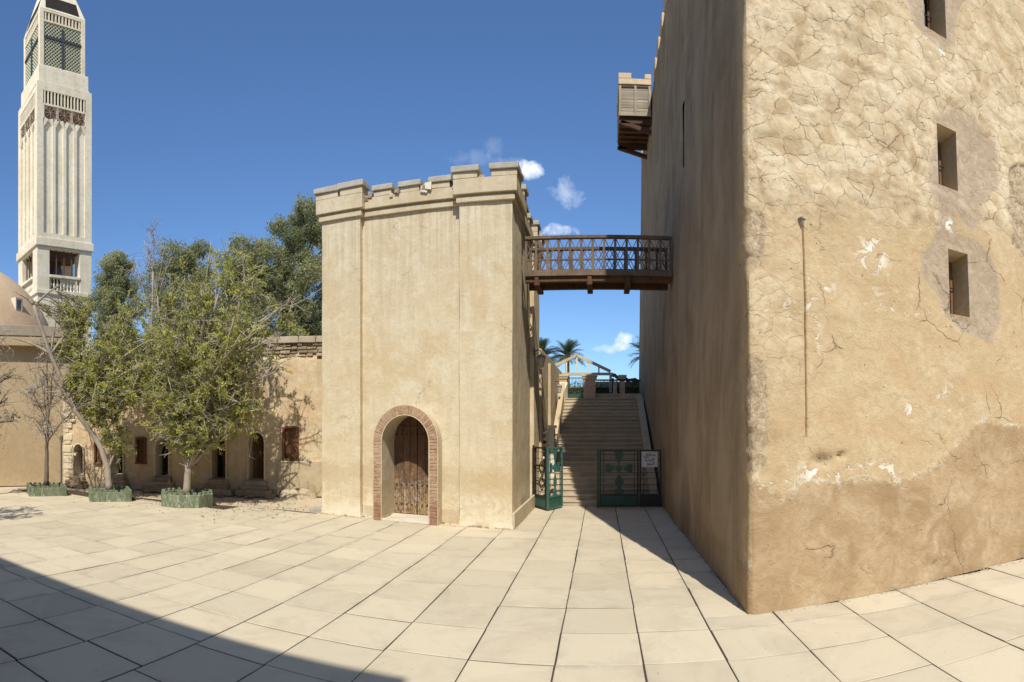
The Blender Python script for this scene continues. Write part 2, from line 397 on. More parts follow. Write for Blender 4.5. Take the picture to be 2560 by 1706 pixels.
def mat_fort():
    t = NT('old_fort_plaster'); uv = t.uv(); o = t.obj()
    mk = t.sep(t.attr('mask')); dado, patch, crk = mk[0], mk[1], mk[2]
    mk2 = t.sep(t.attr('mask2')); raw, wht, side = mk2[0], mk2[1], mk2[2]
    wob = t.noise(uv, 5, 5, .65, out='Color'); wob2 = t.noise(uv, 1.6, 4, .6, out='Color')
    u2 = t.vadd(t.vadd(uv, wob, .14), wob2, .25)
    cellv = t.map(u2, (2.9, 4.2, 1))
    edge = t.vor(cellv, 1.0, 'DISTANCE_TO_EDGE', .95)
    ccol = t.vor(cellv, 1.0, 'F1', .95, 'Color')
    cf1 = t.vor(cellv, 1.0, 'F1', .95)
    loc_y = t.sepxyz(t.vadd(cellv, t.vor(cellv, 1.0, 'F1', .95, 'Position'), -1.0))[1]
    cr = t.sep(ccol)[0]; cr2 = t.sep(ccol)[1]
    n1 = t.noise(uv, .55, 6, .6, .7); n2 = t.noise(uv, 2.1, 8, .66, .8); n3 = t.noise(uv, 9, 7, .7, .7); n4 = t.noise(uv, 45, 5, .75)
    base = t.mix(t.ramp(n1, [(.4, 0.), (.62, 1.)]), (.475, .355, .205), (.43, .31, .17))
    base = t.mix(t.math('MULTIPLY', t.ramp(n2, [(.48, 0.), (.66, 1.)]), .8), base, (.53, .415, .255)); base = t.mix(t.math('MULTIPLY', t.ramp(t.noise(t.map(uv, (.8, 1.5, 1), (3.3, 1.7, 0)), 1.1, 6, .62, .6), [(.5, 0.), (.64, 1.)]), .55), base, (.44, .295, .155))
    base = t.mix(t.math('MULTIPLY', t.ramp(n3, [(.40, 1.), (.52, 0.)]), .42), base, (.38, .265, .145))
    # cracked render: every flake has a tone of its own, paler high up
    fl = t.mix(cr, (.51, .40, .25), (.35, .25, .14)); fl = t.mix(t.math('MULTIPLY', t.ramp(n1, [(.46, 0.), (.60, 1.)]), .7), fl, (.34, .24, .135)); fl = t.mix(t.ramp(n2, [(.4, 0.), (.6, 1.)]), fl, (.555, .455, .305))
    fl = t.mix(t.math('MULTIPLY', t.ramp(n3, [(.38, 1.), (.52, 0.)]), .5), fl, (.36, .25, .14))
    c = t.mix(crk, base, fl)
    # mended patches round the windows, mud-grey
    pe = t.math('ADD', patch, t.math('ADD', t.math('MULTIPLY', t.math('SUBTRACT', n3, .5), 1.9), t.math('MULTIPLY', t.math('SUBTRACT', n2, .5), 1.9)))
    pm = t.ramp(pe, [(.42, 0.), (.55, 1.)])
    pc = t.mix(t.ramp(n2, [(.4, 0.), (.6, 1.)]), (.32, .245, .165), (.40, .31, .22)); pc = t.mix(t.math('MULTIPLY', t.ramp(n3, [(.42, 1.), (.52, 0.)]), .5), pc, (.25, .185, .12))
    c = t.mix(t.math('MULTIPLY', pm, .9), c, pc)
    # brown rendered dado
    de = t.math('ADD', dado, t.math('MULTIPLY', t.math('SUBTRACT', n3, .5), 1.1))
    dm = t.ramp(t.math('ADD', de, t.math('MULTIPLY', t.math('SUBTRACT', n2, .5), .8)), [(.40, 0.), (.60, 1.)])
    dc = t.mix(t.ramp(n1, [(.4, 0.), (.58, 1.)]), (.385, .265, .145), (.295, .195, .10)); dc = t.mix(t.math('MULTIPLY', t.ramp(n2, [(.45, 0.), (.68, 1.)]), .75), dc, (.49, .37, .23))
    dc = t.mix(t.math('MULTIPLY', t.ramp(n3, [(.42, 1.), (.52, 0.)]), .4), dc, (.31, .20, .105))
    c = t.mix(dm, c, dc)
    # pale scuffed line where the old render ends above the dado
    lip = t.ramp(de, [(.30, 0.), (.42, 1.), (.47, 1.), (.50, 0.)])
    c = t.mix(t.math('MULTIPLY', t.math('MULTIPLY', lip, t.ramp(n2, [(.46, 0.), (.56, 1.)])), .75), c, (.60, .52, .38))
    # white lime showing where the skin has flaked off
    wf = t.math('MULTIPLY', wht, t.ramp(t.noise(uv, 4.6, 6, .62, .5), [(.545, 0.), (.58, 1.)]))
    c = t.mix(wf, c, (.76, .70, .58))
    # raw rubble core
    rc = t.mix(t.ramp(t.noise(uv, 14, 6, .75, 1), [(.38, 0.), (.6, 1.)]), (.22, .155, .095), (.47, .37, .245))
    c = t.mix(t.math('MULTIPLY', t.ramp(t.math('ADD', raw, t.math('MULTIPLY', t.math('SUBTRACT', n3, .5), .8)), [(.42, 0.), (.55, 1.)]), .85), c, rc)
    # the alley side: its shade painted in as a darker, streaky brown
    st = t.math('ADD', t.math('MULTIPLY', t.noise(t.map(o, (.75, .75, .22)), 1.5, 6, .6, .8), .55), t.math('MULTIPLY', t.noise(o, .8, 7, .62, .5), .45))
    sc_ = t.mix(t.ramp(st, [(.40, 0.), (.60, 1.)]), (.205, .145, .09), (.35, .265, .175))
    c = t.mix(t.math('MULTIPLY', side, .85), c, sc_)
    # cracks
    brk = t.ramp(t.noise(uv, 3.4, 6, .72), [(.45, 0.), (.60, 1.)])
    cw = t.ramp(edge, [(0., 1.), (.007, .7), (.017, 0.)])
    ck = t.math('MULTIPLY', t.math('MULTIPLY', cw, brk), t.math('MULTIPLY', crk, t.math('SUBTRACT', 1., pm)))
    c = t.mix(t.math('MULTIPLY', ck, .66), c, (.17, .11, .06))
    # fine hair cracks lower down
    e2 = t.vor(t.map(u2, (.75, .8, 1)), 1.0, 'DISTANCE_TO_EDGE', 1.0)
    hk = t.math('MULTIPLY', t.ramp(e2, [(0., 1.), (.007, 0.)]), t.ramp(t.noise(uv, 1.1, 4, .6, 0), [(.5, 0.), (.6, 1.)]))
    hk = t.math('MULTIPLY', hk, t.math('SUBTRACT', 1., crk))
    c = t.mix(t.math('MULTIPLY', hk, .5), c, (.2, .13, .075))
    pits = t.ramp(t.noise(uv, 13, 3, .5), [(.24, 1.), (.28, 0.)])
    c = t.mix(t.math('MULTIPLY', pits, .6), c, (.16, .10, .06))
    c = t.mix(t.math('MULTIPLY', t.ramp(n4, [(.32, 1.), (.46, 0.)]), .22), c, (.34, .23, .13))
    # relief: tilted flakes, dents, trowel marks, crack grooves
    tilt = t.math('MULTIPLY', t.math('SUBTRACT', 1., t.math('MULTIPLY', cf1, .9)), t.math('MULTIPLY', crk, .55))
    h = t.math('ADD', t.math('MULTIPLY', n3, .42), t.math('MULTIPLY', n2, .5))
    h = t.math('ADD', h, t.math('MULTIPLY', tilt, t.math('ADD', cr2, .6))); h = t.math('ADD', h, t.math('MULTIPLY', t.math('MULTIPLY', loc_y, -.6), t.math('MULTIPLY', crk, t.ramp(t.noise(uv, .9, 4, .6), [(.4, .25), (.62, 1.)]))))
    h = t.math('SUBTRACT', h, t.math('MULTIPLY', ck, .3)); h = t.math('ADD', h, t.math('MULTIPLY', dm, .1)); h = t.math('SUBTRACT', h, t.math('MULTIPLY', wf, .25))
    h = t.math('SUBTRACT', h, t.math('MULTIPLY', hk, .4)); h = t.math('ADD', h, t.math('MULTIPLY', n4, .12)); h = t.math('SUBTRACT', h, t.math('MULTIPLY', pits, .5))
    return t.done(c, .95, t.bump(h, .9, .05), .08)
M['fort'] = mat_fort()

def mat_brick():
    t = NT('red_arch_brick'); v = t.obj(); r = t.rnd()
    n = t.noise(v, 9, 6, .7, .5); n2 = t.noise(v, 45, 4, .7)
    c = t.mix(r, (.28, .155, .085), (.39, .255, .16))
    c = t.mix(t.math('MULTIPLY', t.ramp(n, [(.42, 0.), (.62, 1.)]), .6), c, (.46, .34, .22))
    c = t.mix(t.math('MULTIPLY', t.ramp(n2, [(.3, 1.), (.46, 0.)]), .4), c, (.12, .05, .035))
    low = t.ramp(t.sepxyz(t.obj())[2], [(.35, 1.), (.6, 0.)])
    c = t.mix(t.math('MULTIPLY', low, .5), c, (.21, .075, .052))
    return t.done(c, .9, t.bump(t.math('ADD', n, n2), .6, .008), .15)
M['brick'] = mat_brick()

def mat_pier():
    t = NT('pier_brick'); b = t.N.new('ShaderNodeTexBrick')
    xyz = t.sepxyz(t.obj()); cb = t.N.new('ShaderNodeCombineXYZ')
    t.L.new(t.math('ADD', xyz[0], xyz[1]), cb.inputs[0]); t.L.new(xyz[2], cb.inputs[1]); t.L.new(cb.outputs[0], b.inputs['Vector'])
    b.inputs['Scale'].default_value = 5.5; b.inputs['Color1'].default_value = (.50, .33, .22, 1); b.inputs['Color2'].default_value = (.42, .23, .14, 1)
    b.inputs['Mortar'].default_value = (.55, .46, .35, 1); b.inputs['Mortar Size'].default_value = .03
    return t.done(b.outputs['Color'], .9, t.bump(b.outputs['Fac'], .4, -.01), .15)
M['pier'] = mat_pier()

def mat_old_door():
    t = NT('peeling_door_paint'); v = t.obj(); xyz = t.sepxyz(v)
    g = t.noise(t.map(v, (20, 20, 1.6)), 1.6, 8, .72, .5); n = t.noise(t.map(v, (1.4, 1.4, .7)), 3.2, 7, .68, .7); n2 = t.noise(v, 11, 6, .75, .8)
    c = t.mix(t.ramp(g, [(.35, 0.), (.65, 1.)]), (.07, .038, .024), (.15, .09, .056))
    c = t.mix(t.math('MULTIPLY', t.ramp(n, [(.5, 0.), (.62, 1.)]), .7), c, (.20, .10, .05))
    z = t.math('MULTIPLY', xyz[2], 1.)
    low = t.ramp(t.math('ADD', t.math('MULTIPLY', z, -.42), t.math('MULTIPLY', n2, .9)), [(-.15, 0.), (.3, 1.)])
    pm = t.math('MULTIPLY', t.ramp(t.math('ADD', t.math('MULTIPLY', n2, .5), t.math('MULTIPLY', g, .5)), [(.44, 0.), (.56, 1.)]), low)
    c = t.mix(t.math('MULTIPLY', pm, .85), c, t.mix(t.ramp(n, [(.4, 0.), (.6, 1.)]), (.46, .36, .26), (.40, .29, .13)))
    c = t.mix(t.math('MULTIPLY', t.ramp(n2, [(.3, 1.), (.4, 0.)]), .6), c, (.05, .022, .014))
    return t.done(c, .8, t.bump(t.math('ADD', g, n2), .6, .01), .2)
M['old_door'] = mat_old_door()

def mat_planter():
    t = NT('peeling_green_planter'); v = t.obj()
    n = t.noise(t.map(v, (1, 1, .5)), 5, 7, .7, .9); n2 = t.noise(v, 22, 5, .7)
    c = t.mix(t.ramp(n, [(.42, 0.), (.58, 1.)]), (.10, .125, .07), (.18, .20, .12))
    c = t.mix(t.ramp(t.noise(t.map(v, (2, 2, .6)), 4.2, 7, .72, .8), [(.52, 0.), (.64, 1.)]), c, (.40, .40, .31))
    c = t.mix(t.math('MULTIPLY', t.ramp(n2, [(.3, 1.), (.45, 0.)]), .4), c, (.12, .15, .09))
    return t.done(c, .8, t.bump(t.math('ADD', n, n2), .5, .012), .2)
M['planter'] = mat_planter()

def mat_leaf(name, cols, trans=.35):
    t = NT(name); a = t.sep(t.attr('tint'))[0]
    c = t.ramp(a, cols)
    tr = t.N.new('ShaderNodeBsdfTranslucent'); t.L.new(c, tr.inputs['Color'])
    t.done(c, .55, None, .3)
    mx = t.N.new('ShaderNodeMixShader'); mx.inputs[0].default_value = trans
    t.L.new(t.bsdf.outputs[0], mx.inputs[1]); t.L.new(tr.outputs[0], mx.inputs[2]); t.L.new(mx.outputs[0], t.out.inputs['Surface'])
    return t.mat
M['leaf'] = mat_leaf('yellow_green_leaf', [(0., (.17, .20, .06)), (.45, (.36, .375, .095)), (.8, (.54, .53, .11)), (1., (.68, .64, .13))], .6)
M['leaf_grey'] = mat_leaf('olive_leaf', [(0., (.10, .115, .05)), (.6, (.20, .215, .10)), (1., (.32, .31, .14))], .45)
M['dry_leaf'] = mat_leaf('dry_leaf', [(0., (.13, .085, .04)), (.5, (.26, .18, .09)), (1., (.38, .29, .16))], .1)
M['needle'] = mat_leaf('dark_green_needle', [(0., (.16, .175, .08)), (.5, (.30, .31, .145)), (1., (.43, .42, .21))], .5)
M['frond'] = mat_leaf('palm_leaflet', [(0., (.035, .055, .025)), (.6, (.07, .10, .04)), (1., (.13, .16, .06))], .2)
M['hedge'] = mat_leaf('hedge_leaf', [(0., (.03, .045, .015)), (.6, (.07, .09, .025)), (1., (.16, .17, .04))], .3)

# ================================================================== GROUND AND PAVING
def build_ground():
    mb = MB()
    mb.add([(-450, -450, -.035), (450, -450, -.035), (450, 450, -.035), (-450, 450, -.035)], [(0, 1, 2, 3)])
    g = mb.build('ground', M['sand']); tag(g, 'sandy earth that shows along the foot of the walls', None, kind='structure')
    root = thing('paving', 'pale square stone paving of the sunlit courtyard', None); root['kind'] = 'structure'
    # bed seen through the joints
    b = MB(); b.add([(-17, -4, -.010), (14, -4, -.010), (14, 6.9, -.010), (1.7, 6.45, -.010), (1.62, 15.75, -.010), (-1.75, 15.75, -.010), (-1.9, 12.1, -.010), (-6.8, 12.75, -.010), (-8, 12.8, -.010), (-17, 11.6, -.010)], [tuple(range(10))])
    b.build('joint_bed', M['joint'], root)
    xs = [-6.96, -6.19, -5.42, -4.60, -3.78, -2.94, -2.09, -1.25, -.427, .392, 1.177, 2.01, 2.91, 3.80, 4.71, 5.59]
    xs = [-6.96 - .79 * k for k in range(13, 0, -1)] + xs + [5.59 + .88 * k for k in range(1, 9)]
    ys = [3.54 + .828 * k for k in range(-8, 16)]
    rr = random.Random(3)
    slabs = []
    for i in range(len(xs) - 1):
        off = rr.uniform(-.05, .05); jy = [y + off + rr.uniform(-.025, .025) for y in ys]
        for k in range(len(ys) - 1):
            x0, x1, y0, y1 = xs[i], xs[i + 1], jy[k], jy[k + 1]
            cx, cy = (x0 + x1) / 2, (y0 + y1) / 2
            gap = .008 + rr.uniform(0, .005) if cx > -7.5 else .007
            gy = .0055 + rr.random() ** 2 * .006
            if cy < 4.5 and cx < 0: gy += .004
            a0, a1 = x0 + gap * rr.uniform(.6, 1.1), x1 - gap * rr.uniform(.6, 1.1); b0, b1 = y0 + gy, y1 - gy
            ok = True
            # clip against buildings and the unpaved strip
            if cx > 1.7:
                fy = 6.41 + .126 * (cx - 1.75) - .01
                if b0 > fy: ok = False
                b1 = min(b1, fy + .03)
                if a0 < 1.72: pass
            elif cx > -1.85:
                if a1 > 1.66 and cy > 6.4: a1 = 1.70
                if b0 > 15.55: ok = False
                b1 = min(b1, 15.72)
                if x1 > 1.7 and b0 < 6.42 < b1:
                    slabs.append((a0, 1.70, 6.447, b1)); b1 = 6.44; a1 = x1 - gap
            elif cx > -6.9:
                fy = 12.02 + .1418 * (-1.9 - cx) + .14
                if b0 > fy - .1: ok = False
                b1 = min(b1, fy)
            else:
                lim = 12.75 + .25 * (cx + 6.9) * .9 + rr.uniform(-.1, .1)
                if cy > lim: ok = False
            if not ok or b1 - b0 < .08 or a1 - a0 < .08: continue
            slabs.append((a0, a1, b0, b1))
        if i == 0: continue
    # the strip of stones between the fort wall and the last joint
    def imgsize(s):
        cx, cy = (s[0] + s[1]) / 2, (s[2] + s[3]) / 2; r = max(.5, hypot(cx, cy))
        vis = abs(atan2(cx, cy) - UC) < .96 and 2.2 / r < .47 and cy > 0
        if cx > 1.75 and cy > 6.41 + .126 * (cx - 1.75): vis = False
        return (1 if vis else 0, 1 / r ** 3)
    slabs.sort(key=imgsize, reverse=True)
    lvl = [rr.uniform(-.004, .0) for _ in slabs]; tl = [(rr.uniform(-.002, .002), rr.uniform(-.002, .002)) for _ in slabs]
    def slab_geo(s, lv, t, local):
        a0, a1, b0, b1 = s; cx, cy = (a0 + a1) / 2, (b0 + b1) / 2; o = (cx, cy, 0) if local else (0, 0, 0)
        vs = []; e = []
        ring = lambda i, z: [(a0 + i, b0 + i, z), (a1 - i, b0 + i, z), (a1 - i, b1 - i, z), (a0 + i, b1 - i, z)]
        c = .004 + .003 * rr.random(); q = min(.12, (b1 - b0) * .3, (a1 - a0) * .3)
        for i, z, ev in ((0, -.05, 1), (0, -.003, 1), (c + .003, 0, 1), (q, 0, 0)):
            for k, p in enumerate(ring(i, z)):
                vs.append((p[0] - o[0] + (rr.uniform(-.004, .004) if i < q else 0), p[1] - o[1] + (rr.uniform(-.004, .004) if i < q else 0), p[2] + lv + t[0] * (1 if k in (1, 2) else -1) + t[1] * (1 if k > 1 else -1))); e.append(ev)
        fs = []
        for L in range(3):
            for k in range(4): fs.append((L * 4 + k, L * 4 + (k + 1) % 4, (L + 1) * 4 + (k + 1) % 4, (L + 1) * 4 + k))
        fs.append((12, 13, 14, 15))
        return vs, fs, e, o
    def edge_attr(me, e):
        a = me.attributes.new('edge', 'FLOAT_COLOR', 'POINT'); a.data.foreach_set('color', np.repeat(np.array(e, float)[:, None], 4, 1).ravel())
    V = []; Fc = []; E = []
    for n, s in enumerate(slabs):
        vs, fs, e, o = slab_geo(s, lvl[n], tl[n], n < 299)
        if n < 299:
            me = bpy.data.meshes.new('paving_slab'); me.from_pydata(vs, [], fs); me.materials.append(M['slab']); edge_attr(me, e)
            inst('paving_slab', me, root, o)
        else:
            k = len(V); V += vs; Fc += [tuple(i + k for i in f) for f in fs]; E += e
    if V:
        o = mkobj('distant_slabs', V, Fc, M['slab'], root); edge_attr(o.data, E); o['kind'] = 'stuff'
    # blown sand and grit along the foot of the walls
    V = []; Fc = []; r2 = random.Random(9)
    def strip(p0, p1, wid, n):
        p0 = Vector(p0); p1 = Vector(p1); d = (p1 - p0); nn = Vector((d.y, -d.x)).normalized()
        for _ in range(n):
            t = r2.random(); w = abs(r2.gauss(0, wid)); p = p0 + d * t + nn * w
            s = r2.uniform(.005, .016); k = len(V)
            V.extend([(p.x - s, p.y - s * .7, -.004), (p.x + s, p.y - s, -.004), (p.x + s * .3, p.y + s, -.004), (p.x, p.y, s * .9)])
            Fc.extend([(k, k + 1, k + 3), (k + 1, k + 2, k + 3), (k + 2, k, k + 3)])
    strip((-6.85, 12.72), (-1.9, 12.02), .06, 420); strip((1.75, 6.38), (9, 7.3), .05, 260); strip((1.66, 15.3), (1.72, 6.5), .05, 160); strip((-1.9, 12.02), (-1.84, 15.5), .05, 160)
    strip((-8, 12.9), (-17, 11.6), .5, 900)
    g = mkobj('wall_foot_grit', V, Fc, M['stone']); tag(g, 'sand coloured grit and crumbs scattered along the wall feet', 'grit', kind='stuff')
build_ground()

# ================================================================== THE FORT (big cracked building, right)
FORT_WIN = [(3.27, 3.69, 3.94, 4.96), (3.12, 3.53, 5.94, 6.92), (2.93, 3.39, 8.40, 9.40)]
FN = Vector((.126, -.992, .07)).normalized()
def fort_r(u, z, d=0):
    return (1.75 + .992 * u + .008 * z + FN.x * d, 6.41 + .126 * u + .07 * z + FN.y * d, z + FN.z * d)
def fort_l(s, z, d=0):
    cx, cy = 1.75 + .008 * z, 6.41 + .07 * z; fx, fy = 1.66 + .010 * z, 25.7 - .03 * z
    t = s / 19.3
    return (cx + (fx - cx) * t - d, cy + (fy - cy) * t, z)
FORT_H = 14.2
def build_fort():
    root = thing('old_fort', 'huge mud plastered fort with cracked tan walls and three narrow windows', 'fort', (1.75, 6.41, 0))
    def erosion(z):
        e = .004 + .012 * (fbm(z * 1.7, z * 0 + 3.1, 5) - .3) + .010 * (fbm(z * 11, z * 0 + 1, 21) - .4) * (z < 5.2)
        zone = sstep(4.0, 4.2, z) * (1 - sstep(4.8, 4.95, z)) + sstep(1.5, 1.7, z) * (1 - sstep(2.8, 3.15, z))
        e = e + zone * (.008 + .034 * worley(z * 5.5, z * 0 + .5, 15)[2] + .016 * fbm(z * 16, z * 0 + 7, 11))
        return np.maximum(e, .001)
    # ---- right (sunlit) face
    us = np.concatenate([np.linspace(0, .28, 18), np.arange(.30, .735, .032), np.linspace(.737, .79, 9), np.arange(.81, 5.7, .032), np.arange(5.8, 9.01, .2)])
    zs = np.concatenate([np.arange(0, 9.9, .034), np.arange(10, FORT_H + .01, .3)]); zs[-1] = FORT_H
    for u0, u1, z0, z1 in FORT_WIN:
        for arr, vals in ((us, (u0, u1)), (zs, (z0, z1))):
            for q in vals: arr[np.argmin(abs(arr - q))] = q
    U, Z = np.meshgrid(us, zs, indexing='ij')
    crkz = sstep(4.55, 5.15, Z + .35 * (fbm(U * 1.3, Z * .8, 4) - .5) - .16 * U)
    crk = np.maximum(crkz, .42 * (1 - sstep(.68, .78, U)) * sstep(2.2, 3.2, Z))
    crk = crk * (1 - .35 * sstep(7.5, 9.5, Z))
    dl = np.interp(U.ravel(), [0, .19, .43, .61, .79, 1.04, 1.44, 2.15, 2.46, 2.78, 3.05, 3.46, 3.66, 3.91, 4.32, 4.91, 9], [1.56, 1.47, 1.30, 1.45, 1.5, 1.48, 1.51, 1.46, 1.48, 1.58, 1.73, 2.01, 2.18, 2.29, 2.25, 2.17, 2.0]).reshape(U.shape)
    dado = np.clip(.5 + (dl - Z) * 2.2, 0, 1)
    P = [[(2.79, 4.67), (2.93, 5.06), (3.25, 5.31), (3.96, 5.2), (4.46, 4.64), (4.43, 4.11), (3.98, 3.58), (3.32, 3.75), (2.89, 4.09), (2.77, 4.34)],
         [(3.0, 6.99), (3.43, 7.34), (4.0, 7.3), (4.4, 7.0), (4.5, 6.41), (4.31, 5.88), (3.77, 5.35), (3.21, 5.4), (2.98, 5.9)],
         [(2.56, 8.63), (2.72, 8.29), (3.15, 8.21), (3.43, 8.2), (3.63, 8.51), (3.9, 9.21), (3.69, 9.8), (2.7, 9.6)]]
    patch = np.zeros(U.shape); 
    for k, p in enumerate(P):
        wu = U + .45 * (fbm(U * 2.4, Z * 2.4, 31, 5) - .5); wz = Z + .45 * (fbm(U * 2.4, Z * 2.4, 37, 5) - .5)
        patch = np.maximum(patch, inpoly(wu, wz, p) * (1.0 if k == 0 else .78))
    def blur(a, n):
        for _ in range(n):
            b = a.copy(); b[1:-1, 1:-1] = (a[:-2, 1:-1] + a[2:, 1:-1] + a[1:-1, :-2] + a[1:-1, 2:] + a[1:-1, 1:-1] * 2) / 6; a = b
        return a
    patch = blur(patch, 14)
    raw = inpoly(U + .1 * (fbm(U * 5, Z * 5, 41) - .5), Z + .1 * (fbm(U * 5, Z * 5, 43) - .5), [(4.82, 6.8), (5.6, 7.2), (5.6, 5.0), (5.0, 5.2), (4.82, 5.4), (4.74, 6.2)]).astype(float)
    cornr = (1 - sstep(.10, .34, U + .2 * (fbm(Z * 3, U * 3, 51) - .5))) * (sstep(1.5, 1.8, Z) * (1 - sstep(2.9, 3.2, Z)) + sstep(4.0, 4.3, Z) * (1 - sstep(4.8, 5.0, Z)))
    hole = np.exp(-(((U - 1.0) / .16) ** 2 + ((Z - 1.77) / .08) ** 2)) + .9 * np.exp(-(((U - 1.27) / .07) ** 2 + ((Z - 1.83) / .04) ** 2))
    graf = np.exp(-(((U - 2.9) / .35) ** 2 + ((Z - .22) / .09) ** 2)) * (fbm(U * 14, Z * 14, 61) > .56)
    rawg = raw.copy(); raw = np.clip(blur(np.maximum(raw, cornr * .9), 3) + .8 * hole + .6 * graf, 0, 1)
    wht = np.zeros(U.shape)
    for wu, wz, su, sz, k in ((.97, 4.05, .22, .1, .9), (1.85, 4.55, .22, .35, .95), (2.3, 3.95, .5, .12, 1.), (.86, 3.5, .12, .4, .9), (2.45, 2.45, .12, .12, .8), (3.1, 2.6, .4, .25, .5), (1.6, 1.62, 1.1, .1, .8), (.95, 1.6, .3, .16, 1.), (.3, 1.55, .3, .2, .8), (3.3, 5.35, .25, .1, .9), (3.2, 8.1, .3, .12, .9), (.35, 3.7, .3, .25, .5)):
        wht = np.maximum(wht, k * np.exp(-((U - wu) / su) ** 2 - ((Z - wz) / sz) ** 2))
    f1, f2, cid = worley(U * 1.9 + .35 * (fbm(U * 2, Z * 2, 71) - .5) * 2, Z * 2.9 + .35 * (fbm(U * 2, Z * 2, 73) - .5) * 2, 77)
    disp = .05 * (fbm(U * .8, Z * .8, 1) - .5) + .022 * (fbm(U * 3.2, Z * 3.2, 2) - .5)
    disp += crk * (1 - patch) * (.06 * (fbm(U * 2.0 - Z * .25, Z * 4.2, 6, 3) - .5) + .06 * (fbm(U * .8 - Z * .15, Z * 3.1 + U * .5, 8, 4) - .5) + .016 * (cid - .5) * sstep(.0, .2, f2 - f1) + .022 * (1 - f1))
    disp += .006 * sstep(.46, .54, dado + .3 * (fbm(U * 6, Z * 6, 81) - .5)) - .02 * blur(patch, 3)
    disp -= np.clip(rawg + .6 * graf, 0, 1) * (.03 + .05 * fbm(U * 11, Z * 11, 91)) + cornr * .02 * fbm(U * 14, Z * 14, 91) + .09 * hole
    # upper left strip stands a little proud of the smoother render, with a groove between
    disp += .018 * (1 - sstep(.735, .765, U)) * sstep(2.0, 2.15, Z) * (1 - sstep(4.8, 4.95, Z))
    groove = np.exp(-((U - .762 - .008 * np.sin(Z * 2.2)) / .011) ** 2) * sstep(2.03, 2.1, Z) * (1 - sstep(4.82, 4.9, Z)); raw = np.maximum(raw, .75 * groove)
    disp -= .06 * np.exp(-((U - .762 - .008 * np.sin(Z * 2.2)) / .011) ** 2) * sstep(2.03, 2.1, Z) * (1 - sstep(4.82, 4.9, Z))
    win = np.zeros(U.shape)
    for u0, u1, z0, z1 in FORT_WIN:
        dist = np.maximum(np.maximum(u0 - U, U - u1), np.maximum(z0 - Z, Z - z1)); win = np.maximum(win, 1 - sstep(.0, .09, dist))
    disp = disp * (1 - .8 * win)
    disp -= cornr * .032 * worley(U * 7 + .4 * fbm(U * 6, Z * 6, 99), Z * 6 + .4 * fbm(U * 6, Z * 6, 98), 97)[2]
    er = erosion(Z); w = np.exp(-U / (.025 + 1.25 * np.maximum(er, 0)))
    Px, Py, Pz = fort_r(U, Z, disp * (1 - w)); Px = Px + w * er * .75; Py = Py + w * er * .75
    PR = np.stack([Px, Py, Pz], -1)
    keep = np.ones((len(us) - 1, len(zs) - 1), bool)
    uc = (us[:-1] + us[1:]) / 2; zc = (zs[:-1] + zs[1:]) / 2
    for u0, u1, z0, z1 in FORT_WIN:
        keep &= ~(((uc > u0) & (uc < u1))[:, None] & ((zc > z0) & (zc < z1))[None, :])
    fR = grid_faces(len(us), len(zs), keep)
    # ---- left (alley) face
    ss = np.concatenate([np.linspace(0, .12, 8), np.arange(.15, 2.5, .05), np.arange(2.55, 19.3, .12)]); ss[-1] = 19.3
    S, Z2 = np.meshgrid(ss, zs, indexing='ij')
    d2 = .07 * (fbm(S * .7, Z2 * .6, 101) - .5) + .03 * (fbm(S * 2.6, Z2 * 1.6, 102) - .5) + .045 * (1 - sstep(7.3, 7.36, S)) - .01
    er2 = erosion(Z2); w2 = np.exp(-S / (.025 + 1.25 * np.maximum(er2, 0)))
    Lx, Ly, Lz = fort_l(S, Z2, d2 * (1 - w2)); Lx = Lx + w2 * er2 * .75; Ly = Ly + w2 * er2 * .75
    PL = np.stack([Lx, Ly, Lz], -1)
    keep2 = np.ones((len(ss) - 1, len(zs) - 1), bool)
    sc_ = (ss[:-1] + ss[1:]) / 2
    slit = ((sc_ > 5.2) & (sc_ < 5.45))[:, None] & ((zc > 7.8) & (zc < 9.2))[None, :]
    keep2 &= ~slit
    fL = grid_faces(len(ss), len(zs), keep2, True)
    nR = len(us) * len(zs)
    V = np.concatenate([PR.reshape(-1, 3), PL.reshape(-1, 3)]); Fc = fR.tolist() + (fL + nR).tolist()
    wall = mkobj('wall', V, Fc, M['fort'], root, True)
    me = wall.data; nv = len(V)
    uvl = me.uv_layers.new(name='UVMap'); uvv = np.concatenate([np.stack([U, Z], -1).reshape(-1, 2), np.stack([-S, Z2], -1).reshape(-1, 2)])
    li = np.empty(len(me.loops), np.int32); me.loops.foreach_get('vertex_index', li); uvl.data.foreach_set('uv', uvv[li].ravel())
    def col(name, r, g, b, r2, g2, b2):
        a = me.attributes.new(name, 'FLOAT_COLOR', 'POINT')
        A = np.ones((nv, 4)); A[:nR, 0] = r.ravel(); A[:nR, 1] = g.ravel(); A[:nR, 2] = b.ravel(); A[nR:, 0] = r2; A[nR:, 1] = g2; A[nR:, 2] = b2
        a.data.foreach_set('color', A.ravel())
    z0_ = np.zeros(S.size)
    col('mask', dado, patch, crk, np.clip(.5 + (.55 - Z2) * 1.6, 0, 1).ravel(), z0_, .15 * np.ones(S.size))
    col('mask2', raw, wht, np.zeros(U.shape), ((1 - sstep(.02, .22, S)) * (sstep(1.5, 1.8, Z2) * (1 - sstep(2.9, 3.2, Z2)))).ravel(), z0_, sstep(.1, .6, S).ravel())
    # ---- hidden sides and roof
    mb = MB()
    a = fort_r(9, 0); a2 = fort_r(9, FORT_H); b = (11.5, 25.2, 0); b2 = (11.0, 24.9, FORT_H); c = fort_l(19.3, 0); c2 = fort_l(19.3, FORT_H); d2_ = fort_r(0, FORT_H)
    mb.add([a, b, b2, a2], [(0, 1, 2, 3)]); mb.add([b, c, c2, b2], [(0, 1, 2, 3)]); mb.add([a2, b2, c2, d2_], [(0, 1, 2, 3)])
